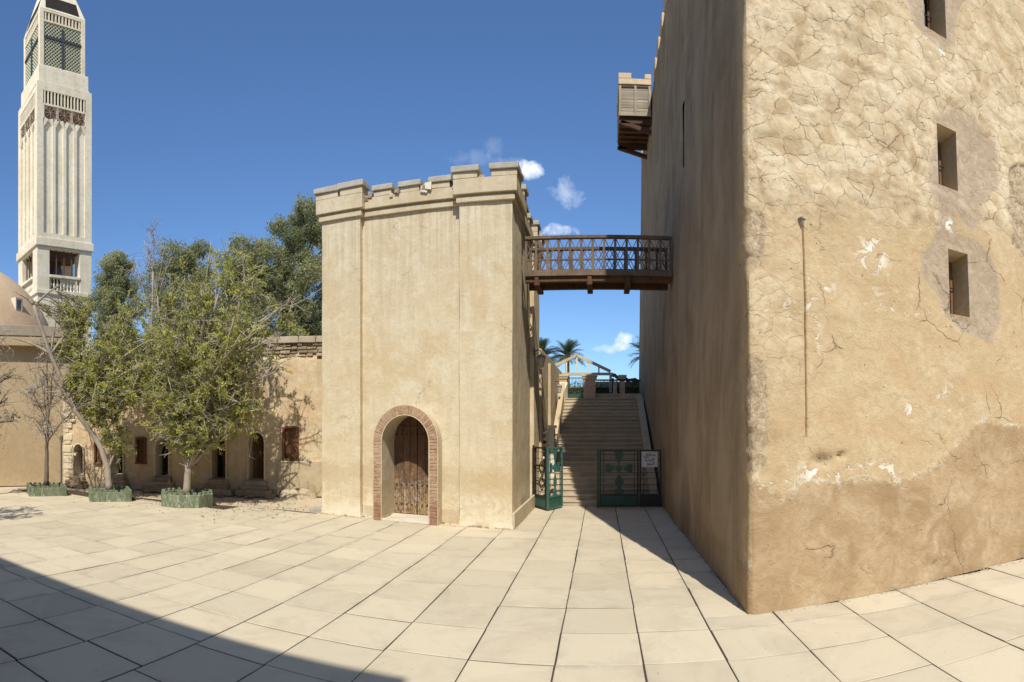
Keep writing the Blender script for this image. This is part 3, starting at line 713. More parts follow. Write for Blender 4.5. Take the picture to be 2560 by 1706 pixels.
    mb.build('rear_wall', M['alley_plaster'], root)
    # upper storey over the near half
    mb = MB(); p = fort_r(.12, FORT_H); y1 = 13.7
    mb.hexa([(1.88, p[1], FORT_H - .01), (10.6, p[1] + 1.1, FORT_H - .01), (10.6, y1 + 1, FORT_H - .01), (1.86, y1, FORT_H - .01)], [(1.92, p[1] + .12, 17.3), (10.5, p[1] + 1.2, 17.3), (10.5, y1 + 1, 15.1), (1.88, y1, 15.1)])
    mb.build('upper_storey', M['cell_plaster'], root)
    # alley slit
    mb = MB(); q = lambda s, z, d: fort_l(s, z, d)
    mb.add([q(5.2, 7.8, 0), q(5.45, 7.8, 0), q(5.45, 9.2, 0), q(5.2, 9.2, 0), q(5.2, 7.8, -.22), q(5.45, 7.8, -.22), q(5.45, 9.2, -.22), q(5.2, 9.2, -.22)], [(0, 1, 5, 4), (1, 2, 6, 5), (2, 3, 7, 6), (3, 0, 4, 7), (4, 5, 6, 7)])
    mb.build('slit_opening', M['church'], root)
    # ---- windows
    for k, (u0, u1, z0, z1) in enumerate(FORT_WIN):
        mb = MB(); D = -.45
        r_ = lambda u, z, d: fort_r(u, z, d)
        t = .05
        o = [(u0, z0), (u1, z0), (u1, z1), (u0, z1)]; i = [(u0 + .02, z0 + .03), (u1 - .03, z0 + .03), (u1 - .03, z1 - .06), (u0 + .02, z1 - .06)]
        vs = [r_(u, z, -.005) for u, z in o] + [r_(u, z, D) for u, z in i]
        mb.add(vs, [(0, 1, 5, 4), (1, 2, 6, 5), (2, 3, 7, 6), (3, 0, 4, 7)])
        reveal = mb.build('window', M['alley_plaster'], root)
        pane = MB(); pane.add([r_(u, z, D + .0) for u, z in i], [(0, 1, 2, 3)]); pane.build('pane', M['void'], reveal)
        fr = MB(); ua, ub, za, zb = u0 + .02, u1 - .03, z0 + .03, z1 - .06
        for (A, B) in (((ua + t / 2, za), (ua + t / 2, zb)), ((ub - t / 2, za), (ub - t / 2, zb)), ((ua + t * .8, za + t / 2), (ub - t * .8, za + t / 2)), ((ua + t * .8, zb - t / 2), (ub - t * .8, zb - t / 2))):
            fr.beam(r_(A[0], A[1], D + .08), r_(B[0], B[1], D + .08), t, .06 if A[0] == B[0] else .055)
        fr.build('frame', M['shutter'], reveal)
        for n in range(2):
            br = MB(); uu = ua + t + (ub - ua - 2 * t) * (n + 1) / 3; br.tube([r_(uu, za, D + .14), r_(uu, zb, D + .14)], .011, 6); br.build('bar', M['black_iron'], reveal)
        br = MB(); zz = (za + zb) / 2 + .03; br.tube([r_(ua, zz, D + .15), r_(ub, zz, D + .15)], .011, 6); br.build('bar', M['black_iron'], reveal)
    # ---- iron peg at the head of the groove
    mb = MB(); mb.tube([fort_r(.70, 4.86, -.02), fort_r(.72, 4.86, .07), fort_r(.745, 4.83, .1)], [.03, .026, .016], 7); mb.build('wall_peg', M['pipe'], root)
    # ---- merlons along the alley roof edge
    n = 0; s = .3
    while s < 19.2:
        if not 12.6 < s < 15.9:
            mb = MB(); z0 = FORT_H - .01; z1 = FORT_H + .42 + random.uniform(-.03, .03); x0, y0, _ = fort_l(s, FORT_H, .03); x1, y1, _ = fort_l(s + .55, FORT_H, .03)
            mb.hexa([(x0, y0, z0), (x0 + .3, y0, z0), (x1 + .3, y1, z0), (x1, y1, z0)], [(x0, y0, z1), (x0 + .3, y0, z1), (x1 + .3, y1, z1), (x1, y1, z1)])
            mb.build('merlon', M['cell_plaster'], root, bevel=.03)
        s += 1.1
    u = .5
    while u < 8.6:
        mb = MB(); p = [fort_r(u, FORT_H), fort_r(u + .55, FORT_H)]
        mb.hexa([p[0], p[1], (p[1][0], p[1][1] + .3, FORT_H), (p[0][0], p[0][1] + .3, FORT_H)], [(p[0][0], p[0][1], 14.65), (p[1][0], p[1][1], 14.65), (p[1][0], p[1][1] + .3, 14.65), (p[0][0], p[0][1] + .3, 14.65)])
        mb.build('merlon', M['cell_plaster'], root, bevel=.03); u += 1.1
    # ---- timber lookout box hung from the roof edge
    x0, x1, y0, y1 = .66, 1.80, 20.4, 22.5; zb, zw, zt = 13.42, 14.46, 14.72
    bal = MB(); bal.box(x0 + .04, x1, y0 + .05, y1 - .05, zb + .06, zw, 0)
    bal = bal.build('lookout_box', M['footbridge_dark'], root)
    for k in range(9):
        pl = MB(); z = zb + .06 + k * .108; pl.box(x0 + .01, x1, y0 - random.uniform(0, .015), y0 + .05, z, z + .098, j=.006); pl.build('plank', M['grey_wood'], bal)
        pl = MB(); pl.box(x0 - .02, x0 + .03, y0, y1, z, z + .098, j=.006); pl.build('plank', M['grey_wood'], bal)
    for xx in (x0 + .02, (x0 + x1) / 2, x1 - .06):
        pl = MB(); pl.box(xx - .04, xx + .04, y0 - .06, y0 - .018, zb + .02, zw + .02); pl.build('batten', M['grey_wood'], bal)
    pl = MB(); pl.box(x0 - .03, x1, y0 - .055, y0 - .016, zb - .02, zb + .07); pl.build('batten', M['grey_wood'], bal)
    pl = MB(); pl.box(x0 - .03, x1, y0 - .05, y0 - .02, zw - .03, zw + .05); pl.build('batten', M['footbridge_dark'], bal)
    pp = MB(); pp.box(x0 - .04, x1, y0 - .08, y0 + .22, zw + .052, zt + .0); pp.box(x0 - .05, x0 + .24, y0 + .22, y1, zw + .052, zt)
    pp.box(x0 - .042, x0 + .42, y0 - .082, y0 + .2, zt, zt + .2); pp.box(x1 - .24, x1, y0 - .082, y0 + .2, zt, zt + .18); pp.box(x0 - .052, x0 + .2, y1 - .5, y1, zt, zt + .2)
    pp.build('parapet', M['cell_plaster'], bal, bevel=.02)
    fl = MB(); fl.box(x0, x1, y0, y1, zb - .03, zb + .05)
    for k in range(6): fl.box(x0 + .02, x1, y0 + .1 + k * .36, y0 + .24 + k * .36, zb - .14, zb - .032)
    fl.build('floor', M['footbridge_dark'], bal)
    for yy in (y0 + .1, y1 - .12):
        st = MB(); st.beam((x0 + .05, yy, zb - .2), (x1 + .05, yy, zb - .55), .12, .14); st.beam((x0 - .02, yy, zb - .2), (x1 + .1, yy, zb - .2), .12, .1); st.build('bracket', M['footbridge_dark'], bal)
build_fort()

# ================================================================== GATEHOUSE WITH THE BRICK ARCH
GA = (-6.83, 12.72); GEX = (.99, -.1405); GEY = (.012, 1.0)
def gx(u, v, z):
    zz = z + .40 * (1 - u / 4.98) * (max(z, 0) / 7.84) ** 2
    return (GA[0] + u * GEX[0] + v * GEY[0], GA[1] + u * GEX[1] + v * GEY[1], zz)
def build_gatehouse():
    root = thing('gatehouse', 'cream plastered gatehouse with battlements and a brick arched door', 'gatehouse', (GA[0], GA[1], 0))
    gp, gt = M['gate_plaster'], M['gate_trim']
    UO0, UO1, UI0, UI1, UCN = 1.60, 3.27, 1.815, 3.055, 2.435
    RO, RI, ZS = (UO1 - UO0) / 2, (UI1 - UI0) / 2, 1.84
    REC = .16; PV = -.15
    # recessed front wall, with the arch opening cut out
    us = np.arange(1.1, 3.82, .04); zs = np.arange(0, 7.1, .04)
    U, Z = np.meshgrid(us, zs, indexing='ij')
    dv = REC + .02 * (fbm(U * .9, Z * .9, 201) - .5) + .008 * (fbm(U * 4, Z * 4, 202) - .5)
    X = GA[0] + U * GEX[0] + dv * GEY[0]; Y = GA[1] + U * GEX[1] + dv * GEY[1]; ZZ = Z + .40 * (1 - U / 4.98) * (Z / 7.84) ** 2
    uc = (us[:-1] + us[1:])[:, None] / 2; zc = (zs[:-1] + zs[1:])[None, :] / 2
    rr = RO - .06
    inside = (np.abs(uc - UCN) < rr) & ((zc < ZS) | (np.hypot(uc - UCN, zc - ZS) < rr))
    mkobj('front_wall', np.stack([X, Y, ZZ], -1).reshape(-1, 3), grid_faces(len(us), len(zs), ~inside).tolist(), gp, root, True)
    mb = MB(gx); mb.box(.2, 4.8, .95, 4.6, 0, 7.5); mb.build('core', gp, root)
    # corner piers, subdivided and slightly uneven
    def pier(u0, u1, v0, v1, z1=7.08, seed=0):
        nb = 6; nz = 60
        per = [(u0 + (u1 - u0) * i / nb, v0) for i in range(nb)] + [(u1, v0 + (v1 - v0) * i / nb) for i in range(nb)] + [(u1 - (u1 - u0) * i / nb, v1) for i in range(nb)] + [(u0, v1 - (v1 - v0) * i / nb) for i in range(nb)]
        m = MB(gx); vs = []; n = len(per); cu, cv = (u0 + u1) / 2, (v0 + v1) / 2
        rr = random.Random(seed)
        for k in range(nz + 1):
            z = z1 * k / nz
            for (u, v) in per:
                d = .03 * float(fbm(np.array(u * 1.3 + v * 2.1 + seed), np.array(z * 1.1), 210) - .5)
                if k < 2: d += .035 * rr.random() * (1 - k * .5)
                vs.append((u + (d if u > cu else -d), v + (d if v > cv else -d), z))
        fs = [(k * n + i, k * n + (i + 1) % n, (k + 1) * n + (i + 1) % n, (k + 1) * n + i) for k in range(nz) for i in range(n)]
        m.add(vs, fs); o = m.build('pilaster', gp, root, bevel=.012); return o
    pier(0, 1.15, 0, 1.2, seed=1); pier(3.75, 4.98, 0, 1.25, seed=2); pier(3.75, 4.98, 3.55, 4.8, seed=3); pier(0, 1.15, 3.6, 4.8, seed=4)
    mb = MB(gx); mb.box(4.1, 4.87, 1.25, 3.55, 0, 7.08); mb.build('side_wall', gp, root)
    mb = MB(gx); mb.box(.12, .8, 1.2, 3.6, 0, 7.08); mb.build('side_wall', gp, root)
    # low plinths along the foot
    for bx in ((4.97, 5.03, -.01, 3.6, 0, .34), (1.16, 1.6, REC - .035, REC + .05, 0, .3), (3.27, 3.74, REC - .035, REC + .05, 0, .36)):
        mb = MB(gx); mb.box(*bx, j=.008); mb.build('plinth', M['gate_trim'], root, bevel=.012)
    # crumbled plaster where the piers meet the paving
    r8 = random.Random(81)
    for k in range(56):
        u = r8.choice((r8.uniform(0, 1.15), r8.uniform(3.76, 4.98), r8.uniform(3.76, 4.98), r8.uniform(1.15, 1.6), r8.uniform(3.3, 3.75))); v = -.01 if (u < 1.15 or u > 3.75) else REC - .04
        sx, sz = r8.uniform(.02, .07), r8.uniform(.012, .04); mb = MB(gx); mb.box(u - sx, u + sx, v - r8.uniform(.01, .05), v + .03, -.03, sz, j=.012); mb.build('stone', M['cell_pale'] if r8.random() < .7 else M['stone'], root, bevel=.008)
    # mouldings
    def band(e, z0, z1, name, mat, bev=.012):
        m = MB(gx)
        m.box(-e, 1.15 + e, -e, 1.2 + e, z0, z1); m.box(3.75 - e, 4.98 + e, -e, 1.25 + e, z0, z1); m.box(3.75 - e, 4.98 + e, 3.55 - e, 4.8 + e, z0, z1); m.box(-e, 1.15 + e, 3.6 - e, 4.8 + e, z0, z1)
        m.box(1.15 + e, 3.75 - e, REC - e, REC + .5, z0, z1); m.box(4.5, 4.87 + e, 1.25 + e, 3.55 - e, z0, z1); m.box(.12 - e, .4, 1.2 + e, 3.6 - e, z0, z1)
        return m.build(name, mat, root, bevel=bev)
    band(.065, 7.075, 7.19, 'moulding', gt); band(.035, 7.19, 7.235, 'moulding', gt, .005)
    e = .12
    m = MB(gx); Z0, Z1 = 7.235, 7.56
    m.box(-e, 1.15 + e, -e, .25, Z0, Z1); m.box(-e, .25, .25, 1.3, Z0, Z1); m.box(.9, 1.15 + e, .25, 1.2, Z0, Z1)
    m.box(3.75 - e, 4.98 + e, -e, .25, Z0, Z1); m.box(4.7, 4.98 + e, .25, 1.37, Z0, Z1); m.box(3.75 - e, 4.0, .25, 1.2, Z0, Z1)
    m.box(3.75 - e, 4.98 + e, 3.43, 3.75, Z0, Z1); m.box(4.7, 4.98 + e, 3.75, 4.92, Z0, Z1); m.box(-e, .25, 3.5, 4.9, Z0, Z1)
    m.box(1.15 + e, 3.75 - e, REC - e, REC + .2, Z0, Z1 - .08); m.box(4.6, 4.87 + e, 1.37, 3.43, Z0, Z1 - .06); m.box(.02, .3, 1.3, 3.5, Z0, Z1 - .06)
    m.build('parapet', gt, root, bevel=.012)
    # merlons with their copings: (u0, u1, v0, v1, z0, z1)
    mer = [(-e, .56, -e, .23, 7.56, 7.70), (.62, 1.15 + e, -e, .23, 7.56, 7.72), (1.52, 2.0, REC - e, REC + .18, 7.48, 7.60), (2.24, 2.74, REC - e, REC + .18, 7.48, 7.60), (3.02, 3.5, REC - e, REC + .18, 7.48, 7.61),
           (3.75 - e, 4.20, -e, .23, 7.56, 7.70), (4.52, 4.98 + e, -e, .23, 7.56, 7.70), (4.75, 4.98 + e, .23, .55, 7.56, 7.70), (4.75, 4.98 + e, .98, 1.37, 7.56, 7.70), (4.64, 4.87 + e, 1.8, 2.2, 7.5, 7.62), (4.64, 4.87 + e, 2.6, 3.0, 7.5, 7.62),
           (4.75, 4.98 + e, 3.43, 3.85, 7.56, 7.74), (4.75, 4.98 + e, 4.4, 4.92, 7.56, 7.72), (-e, .2, .6, 1.0, 7.56, 7.7), (3.63, 4.1, 3.43, 3.7, 7.56, 7.74)]
    for a in mer:
        mm = MB(gx); mm.box(*a, j=.006); o = mm.build('merlon', gt, root, bevel=.012)
        cc = MB(gx); q = .045; h = .125
        cc.box(a[0] - q, a[1] + q, a[2] - q, a[3] + q, a[5], a[5] + h, j=.008); cc.build('coping', M['coping'], o, bevel=.015)
    # broken edges of the notches: knocked off rubble
    rr = random.Random(5)
    for uu, vv, zz, n in ((.58, .0, 7.57, 5), (1.35, .1, 7.5, 6), (2.1, .12, 7.5, 7), (2.88, .1, 7.55, 12), (3.56, .1, 7.5, 5), (4.26, .0, 7.57, 4)):
        for k in range(n):
            s = rr.uniform(.025, .06) * (1.5 if uu == 2.88 else 1); mm = MB(gx); u = uu + rr.uniform(-.1, .1); v = vv + rr.uniform(-.08, .06); z = zz + rr.uniform(-.06, .03)
            mm.box(u - s, u + s, v - s, v + s, z - s, z + s * .9, j=s * .35); mm.build('stone', M['stone'] if rr.random() < .6 else M['white_plaster'], root, bevel=.012)
    # ---- the portal
    def path(r, n=28, z0=0.):
        pts = [(UCN - r, z0 + (ZS - z0) * i / 10) for i in range(10)] + [(UCN - r * cos(pi * i / n), ZS + r * sin(pi * i / n) * 1.0) for i in range(n + 1)] + [(UCN + r, ZS - (ZS - z0) * (i + 1) / 10) for i in range(10)]
        return pts
    def strip(r0, v0, r1, v1, m, flip=False):
        a = path(r0); b = path(r1); n = len(a)
        vs = [(p[0], v0, p[1]) for p in a] + [(p[0], v1, p[1]) for p in b]
        m.add(vs, [(i, i + 1, n + i + 1, n + i) if not flip else (n + i, n + i + 1, i + 1, i) for i in range(n - 1)])
    pm = MB(gx); strip(RO + .012, REC + .05, RO + .012, PV - .002, pm); strip(RO + .012, PV - .002, RO - .005, PV - .002, pm); strip(RO - .005, PV - .002, RO - .008, PV + .006, pm); strip(RO - .008, PV + .006, RI + .012, PV + .006, pm); strip(RI + .012, PV + .006, RI + .01, PV - .001, pm); strip(RI + .01, PV - .001, RI - .012, PV - .001, pm); strip(RI - .012, PV - .001, RI + .015, .55, pm); strip(RI + .015, .55, RI + .02, .80, pm)
    arch = pm.build('brick_arch', M['gate_trim'], root, True)
    def brick(poly):
        m = MB(gx); m.prism([(p[0] + rr.uniform(-.003, .003), p[1] + rr.uniform(-.003, .003)) for p in poly], PV - rr.uniform(.0, .012), PV + .05)
        m.build('brick', M['brick'], arch, bevel=.006)
    ch = ZS / 24
    for side in (0, 1):
        for k in range(24):
            z0, z1 = k * ch + .006, (k + 1) * ch - .006
            a, b = (UCN - RO + .004, UCN - RI - .014) if side == 0 else (UCN + RI + .014, UCN + RO - .004)
            if k < 3 and rr.random() < .35: a += rr.uniform(0, .03) if side == 0 else 0
            if k % 2 == 0 or rr.random() < .12: brick([(a, z0), (b, z0), (b, z1), (a, z1)])
            else:
                q = a + (b - a) * rr.choice((.5, .5, .36, .64)); brick([(a, z0), (q - .005, z0), (q - .005, z1), (a, z1)]); brick([(q + .005, z0), (b, z0), (b, z1), (q + .005, z1)])
    NV = 34
    for k in range(NV):
        t0, t1 = pi * (k + .07) / NV, pi * (k + .93) / NV
        P = lambda r, t: (UCN - r * cos(t), ZS + r * sin(t))
        ri, ro = RI + .014, RO - .004
        if k % 3 == 1:
            q = ri + (ro - ri) * rr.choice((.45, .55)); brick([P(ri, t0), P(ri, t1), P(q - .005, t1), P(q - .005, t0)]); brick([P(q + .005, t0), P(q + .005, t1), P(ro, t1), P(ro, t0)])
        else: brick([P(ri, t0), P(ri, t1), P(ro, t1), P(ro, t0)])
    # ---- door leaf: planks, rail of nails
    door = MB(gx); door.box(UCN - RI - .1, UCN + RI + .1, .79, .85, .0, ZS + RI + .1); door = door.build('door', M['old_door'], root)
    pw = [(UI0 - .06, 2.06), (2.06, 2.24), (2.24, 2.43), (2.445, 2.66), (2.66, 2.86), (2.86, UI1 + .08)]
    for k, (a, b) in enumerate(pw):
        m = MB(gx); m.box(a + .004, b - .004, .72 + rr.uniform(0, .012), .788, .07, ZS + RI + .05); m.build('plank', M['old_door'], door, bevel=.006)
    m = MB(gx); m.box(UI0 - .05, UI1 + .05, .695, .72, 2.17, 2.2); m.build('rail', M['old_door'], door, bevel=.005)
    for zz in (.78, 2.0, .3):
        for k in range(9):
            u = UI0 + .06 + k * .14
            m = MB(gx); m.prism([(u + .022 * cos(t * pi / 4), zz + .022 * sin(t * pi / 4)) for t in range(8)], .70, .73); m.build('nail', M['iron_nail'], door, bevel=.008)
    m = MB(gx); m.box(UI0 - .03, UI1 + .03, PV + .02, .79, .0, .055); m.build('threshold', M['white_plaster'], root, bevel=.01)
    m = MB(gx); m.box(UI0 - .02, UI0 + .04, PV + .06, .4, .0, .09, j=.01); m.build('broken_edge', M['stone'], root, bevel=.01)
    m = MB(gx); m.box(UI1 + .0, UI1 + .05, PV + .06, .4, .0, .07, j=.01); m.build('broken_edge', M['stone'], root, bevel=.01)
    return root
build_gatehouse()

# ================================================================== FOOTBRIDGE
def build_footbridge():
    root = thing('footbridge', 'brown wooden footbridge with lattice railings between gatehouse and fort', 'footbridge', (0, 14.05, 5.7))
    XA, XB = -1.84, 1.70; Y0, Y1 = 13.6, 14.5; ZD = 5.93
    w, wd = M['footbridge'], M['footbridge_dark']
    for y in (Y0 + .09, Y1 - .09):
        m = MB(); m.beam((XA, y, 5.80), (XB, y, 5.80), .14, .2); m.build('bearer', wd, root, bevel=.012)
    for k in range(3):
        x = -1.55 + k * 1.05 + (.0, .22, .1)[k]
        m = MB(); m.box(x - .07, x + .07, Y0 - .04, Y1 + .04, 5.61, 5.70)
        m.build('cross_beam', wd, root, bevel=.01)
        m = MB(); m.box(x - .05, x + .05, Y0 - .075, Y0 - .042, 5.60, 5.80); m.build('strap', wd, root, bevel=.006)
    for k in range(23):
        x = XA + (XB - XA) * k / 23; m = MB(); m.box(x + .004, x + .15, Y0 + .002, Y1 - .002, 5.902, ZD, j=.003); m.build('deck_board', w, root)
    for y, s in ((Y0, -1), (Y1, 1)):
        m = MB(); m.box(XA, XB, y - .045, y - .003 if s < 0 else y + .035, 5.83, 5.97) if s < 0 else m.box(XA, XB, y + .003, y + .045, 5.83, 5.97)
        m.build('side_board', w, root, bevel=.008)
        m = MB(); m.box(XA, XB, y - .055, y + .055, 6.72, 6.80); m.build('handrail', w, root, bevel=.012)
        m = MB(); m.box(XA, XB, y - .022, y + .022, 6.205, 6.24); m.build('mid_rail', w, root)
        n = 13; pitch = (XB - XA) / n
        for k in range(n + 1):
            x = XA + pitch * k + (.03 if k == 0 else -.03 if k == n else 0)
            m = MB(); m.box(x - .028, x + .028, y - .026, y + .026, 5.972, 6.718); m.build('post', w, root)
        for k in range(n):
            a, b = XA + pitch * k + .02, XA + pitch * (k + 1) - .02; c = (a + b) / 2
            q = .013 * s
            for p0, p1, dy in (((a, 6.24), (b, 6.715), q), ((b, 6.24), (a, 6.715), -q), ((a, 6.20), (c, 5.975), q), ((b, 6.20), (c, 5.975), -q)):
                m = MB(); m.beam((p0[0], y + dy, p0[1]), (p1[0], y + dy, p1[1]), .016, .022, up=(0, 1, 0)); m.build('slat', w, root)
build_footbridge()

# ================================================================== STAIRS, SIDE WALLS, TERRACE
SY0, RISE, RUN, NST = 15.78, .1388, .276, 24
def build_stairs():
    root = thing('stairway', 'long flight of worn stone steps rising between two walls', 'stairs', (0, SY0, 0))
    for k in range(NST):
        y = SY0 + k * RUN; z = (k + 1) * RISE; m = MB()
        x0 = -1.42 if k > 5 else -1.75
        m.box(x0, 1.38, y, y + RUN + .05, z - RISE - .02, z - .045, j=.002); m.box(x0, 1.38, y - .025, y + RUN + .03, z - .045, z, j=.003)
        m.build('step', M['stair'], root, bevel=.008)
    # right stringer against the fort
    m = MB(); ye = SY0 + NST * RUN; ze = NST * RISE
    m.hexa([(1.385, SY0 + .05, 0), (1.63, SY0 + .05, 0), (1.64, ye, ze - .6), (1.385, ye, ze - .6)], [(1.385, SY0 + .05, .24), (1.63, SY0 + .05, .24), (1.64, ye, ze + .10), (1.385, ye, ze + .10)])
    m.build('stringer', M['alley_plaster'], root, bevel=.015)
    # left parapet with its square newel
    m = MB(); m.box(-1.62, -1.42, 17.15, 17.5, 0, 2.16); m.build('newel', M['white_plaster'], root, bevel=.02)
    m = MB(); m.box(-1.68, -1.38, 17.09, 17.56, 2.163, 2.25); m.build('newel_cap', M['white_plaster'], root, bevel=.015)
    zs = lambda y: (y - SY0) / RUN * RISE
    m = MB(); m.hexa([(-1.6, 17.5, 0), (-1.425, 17.5, 0), (-1.425, ye, 0), (-1.6, ye, 0)], [(-1.6, 17.5, zs(17.5) + .62), (-1.425, 17.5, zs(17.5) + .62), (-1.425, ye, ze + .62), (-1.6, ye, ze + .62)])
    m.build('parapet', M['alley_plaster'], root, bevel=.015)
    # pierced block screen beside the newel
    scr = MB()
    for k in range(5):
        scr.beam((-1.84, 17.2, 1.2 + k * .19), (-1.625, 17.2, 1.32 + k * .19), .05, .05); scr.beam((-1.84, 17.2, 1.32 + k * .19), (-1.625, 17.2, 1.2 + k * .19), .045, .045)
    scr.build('pierced_screen', M['white_plaster'], root)
build_stairs()

def build_alley_wall():
    root = thing('alley_wall', 'tan boundary wall beside the steps with a sloping end', 'wall', (-1.8, 17, 0))
    m = MB()
    m.hexa([(-2.2, 16.85, 0), (-1.78, 16.85, 0), (-1.62, 24.9, 0), (-2.2, 24.9, 0)], [(-2.2, 16.85, 4.55), (-1.78, 16.85, 4.55), (-1.62, 24.9, 4.5), (-2.2, 24.9, 4.5)])
    m.build('wall', M['alley_plaster'], root, bevel=.03)
    m = MB(); m.box(-1.80, -1.66, 18.6, 19.1, 0, 4.3); m.build('buttress', M['alley_plaster'], root, bevel=.02)
build_alley_wall()

def build_lamp(loc, s, label):
    root = thing('wall_lantern', label, 'lantern', loc, 'lanterns along the alley wall')
    x, y, z = loc
    m = MB(); m.tube([(x - .02, y, z + .36 * s), (x + .08 * s, y, z + .42 * s), (x + .17 * s, y, z + .4 * s), (x + .2 * s, y, z + .3 * s)], .014 * s, 6); m.box(x - .03, x - .005, y - .05 * s, y + .05 * s, z + .26 * s, z + .46 * s); m.build('bracket', M['black_iron'], root)
    m = MB(); m.lathe([(.02, .3), (.06, .27), (.14, .2), (.15, .17)], (x + .2 * s, y, z), 8) if s == 1 else m.lathe([(.02 * s, .3 * s), (.06 * s, .27 * s), (.14 * s, .2 * s), (.15 * s, .17 * s)], (x + .2 * s, y, z), 8)
    m.build('cap', M['pipe'], root)
    m = MB(); m.lathe([(.125 * s, .168 * s), (.075 * s, -.1 * s), (.05 * s, -.13 * s)], (x + .2 * s, y, z), 8); m.build('glass', M['lamp'], root)
build_lamp((-1.83, 15.55, 3.95), .9, 'frosted lantern on a bracket high on the gatehouse side wall')
build_lamp((-1.70, 20.8, 3.55), .8, 'small lantern on the shaded wall beside the steps')

TY = SY0 + NST * RUN; TZ = NST * RISE
def build_terrace():
    m = MB(); m.box(-14, 14, TY, 60, -.5, TZ); t = m.build('terrace', M['stair']); tag(t, 'raised stone terrace at the head of the steps', None, kind='structure')
    # brick piers
    for k, (x0, x1, y, h, lab) in enumerate(((-1.75, -1.365, TY + .35, .93, 'sunlit brick pier left of the terrace gate'), (-.705, -.225, TY + .35, .93, 'brick pier half in shadow right of the terrace gate'), (.76, .96, TY + .8, .95, 'shaded slim brick pier near the fort corner'))):
        root = thing('brick_pier', lab, 'pier', ((x0 + x1) / 2, y, TZ), 'brick piers on the terrace')
        m = MB(); m.box(x0, x1, y - .22, y + .22, TZ, TZ + h - .14); m.build('shaft', M['pier'], root)
        m = MB(); m.box(x0 - .04, x1 + .04, y - .26, y + .26, TZ + h - .14, TZ + h - .06); m.box(x0 - .07, x1 + .07, y - .29, y + .29, TZ + h - .06, TZ + h + .03); m.build('cap', M['gate_trim'], root, bevel=.01)
    # wall end running down from the left pier
    root = thing('wing_wall', 'pale sloping wing wall beside the left brick pier', 'wall', (-1.3, TY, TZ))
    m = MB(); m.prism([(TY - .35, TZ + .45), (TY + .1, TZ + .78), (TY + .1, TZ - .1), (TY - .35, TZ - .1)], -1.42, -1.30) if False else m.hexa([(-1.72, TY - .5, TZ - .4), (-1.41, TY - .5, TZ - .4), (-1.33, TY + .12, TZ - .1), (-1.72, TY + .12, TZ - .1)], [(-1.72, TY - .5, TZ + .32), (-1.41, TY - .5, TZ + .32), (-1.33, TY + .12, TZ + .66), (-1.72, TY + .12, TZ + .66)])
    m.build('wall', M['white_plaster'], root, bevel=.02)
    # barred gate between the piers
    g = thing('barred_gate', 'dark green barred gate between the two brick piers', 'gate', (-1.03, TY + .35, TZ))
    m = MB(); yy = TY + .35
    for k in range(11):
        b = MB(); x = -1.32 + k * .057; b.tube([(x, yy, TZ + .06), (x, yy, TZ + .86)], .0075, 5); b.build('bar', M['black_iron'], g)
    m.box(-1.36, -.71, yy - .015, yy + .015, TZ + .02, TZ + .06); m.box(-1.36, -.71, yy - .015, yy + .015, TZ + .26, TZ + .29); m.box(-1.36, -1.345, yy - .015, yy + .015, TZ + .06, TZ + .26); m.box(-1.36, -1.345, yy - .015, yy + .015, TZ + .29, TZ + .82); m.box(-.725, -.71, yy - .015, yy + .015, TZ + .29, TZ + .82); m.box(-1.36, -.71, yy - .015, yy + .015, TZ + .82, TZ + .85); m.build('frame', M['black_iron'], g)
    m = MB(); m.box(-1.34, -.73, yy - .006, yy + .006, TZ + .06, TZ + .2); m.build('kick_panel', M['green'], g)
    # railing right of the piers
    r = thing('terrace_railing', 'black iron railing along the shaded terrace edge', 'railing', (.3, TY + .6, TZ))
    yy = TY + .6
    m = MB(); m.box(-.22, 1.6, yy - .02, yy + .02, TZ + .74, TZ + .80); m.box(-.22, 1.6, yy - .015, yy + .015, TZ + .24, TZ + .27); m.build('rail', M['black_iron'], r)
    for k in range(26):
        b = MB(); x = -.18 + k * .07; b.tube([(x, yy, TZ + .27), (x, yy, TZ + .74)], .007, 5); b.build('bar', M['black_iron'], r)
    m = MB(); m.box(-.22, 1.62, yy - .1, yy + .1, TZ, TZ + .22); m.build('kerb', M['alley_plaster'], r)
    for x in (.52, .6):
        b = MB(); b.lathe([(.035, 0), (.022, .1), (.03, .28), (.015, .45), (.03, .52)], (x, yy - .12, TZ + .2), 8); o = b.build('white_post', M['white_plaster']); tag(o, 'little white post %s against the terrace railing' % ('nearer the brick pier' if x < .55 else 'nearer the fort'), 'post', 'white posts at the terrace railing')
    # open gable frame over the terrace
    p = thing('gable_pergola', 'pale timber gable frame standing open above the terrace', 'pergola', (-.5, TY + 1.2, TZ))
    Yg = TY + 1.3; apx = (-1.02, 5.20); L = (-2.11, 4.68); R = (.39, 4.52); D = 2.2
    fr = M['gate_trim']
    for yg in (Yg,):
        for a in (L, R):
            m = MB(); m.beam((a[0], yg, a[1]), (apx[0], yg, apx[1]), .1, .12); m.build('rafter', fr, p)
        m = MB(); m.box(L[0] + .12, R[0] + .1, yg - .06, yg + .06, 4.36, 4.47); m.build('tie_beam', fr, p)
        for x in (-1.90, -1.455, -1.02, -.55, -.1):
            if x < apx[0] + .01: zt = L[1] + (apx[1] - L[1]) * (x - L[0]) / (apx[0] - L[0])
            else: zt = R[1] + (apx[1] - R[1]) * (R[0] - x) / (R[0] - apx[0])
            m = MB(); m.box(x - .032, x + .032, yg - .03, yg + .03, 4.47, zt - .02); m.build('strut', M['white_plaster'], p)
    for x in (L[0] + .2, R[0]):
        for yg in (Yg,):
            m = MB(); m.box(x - .05, x + .05, yg - .05, yg + .05, TZ, 4.36); m.build('post', fr, p)
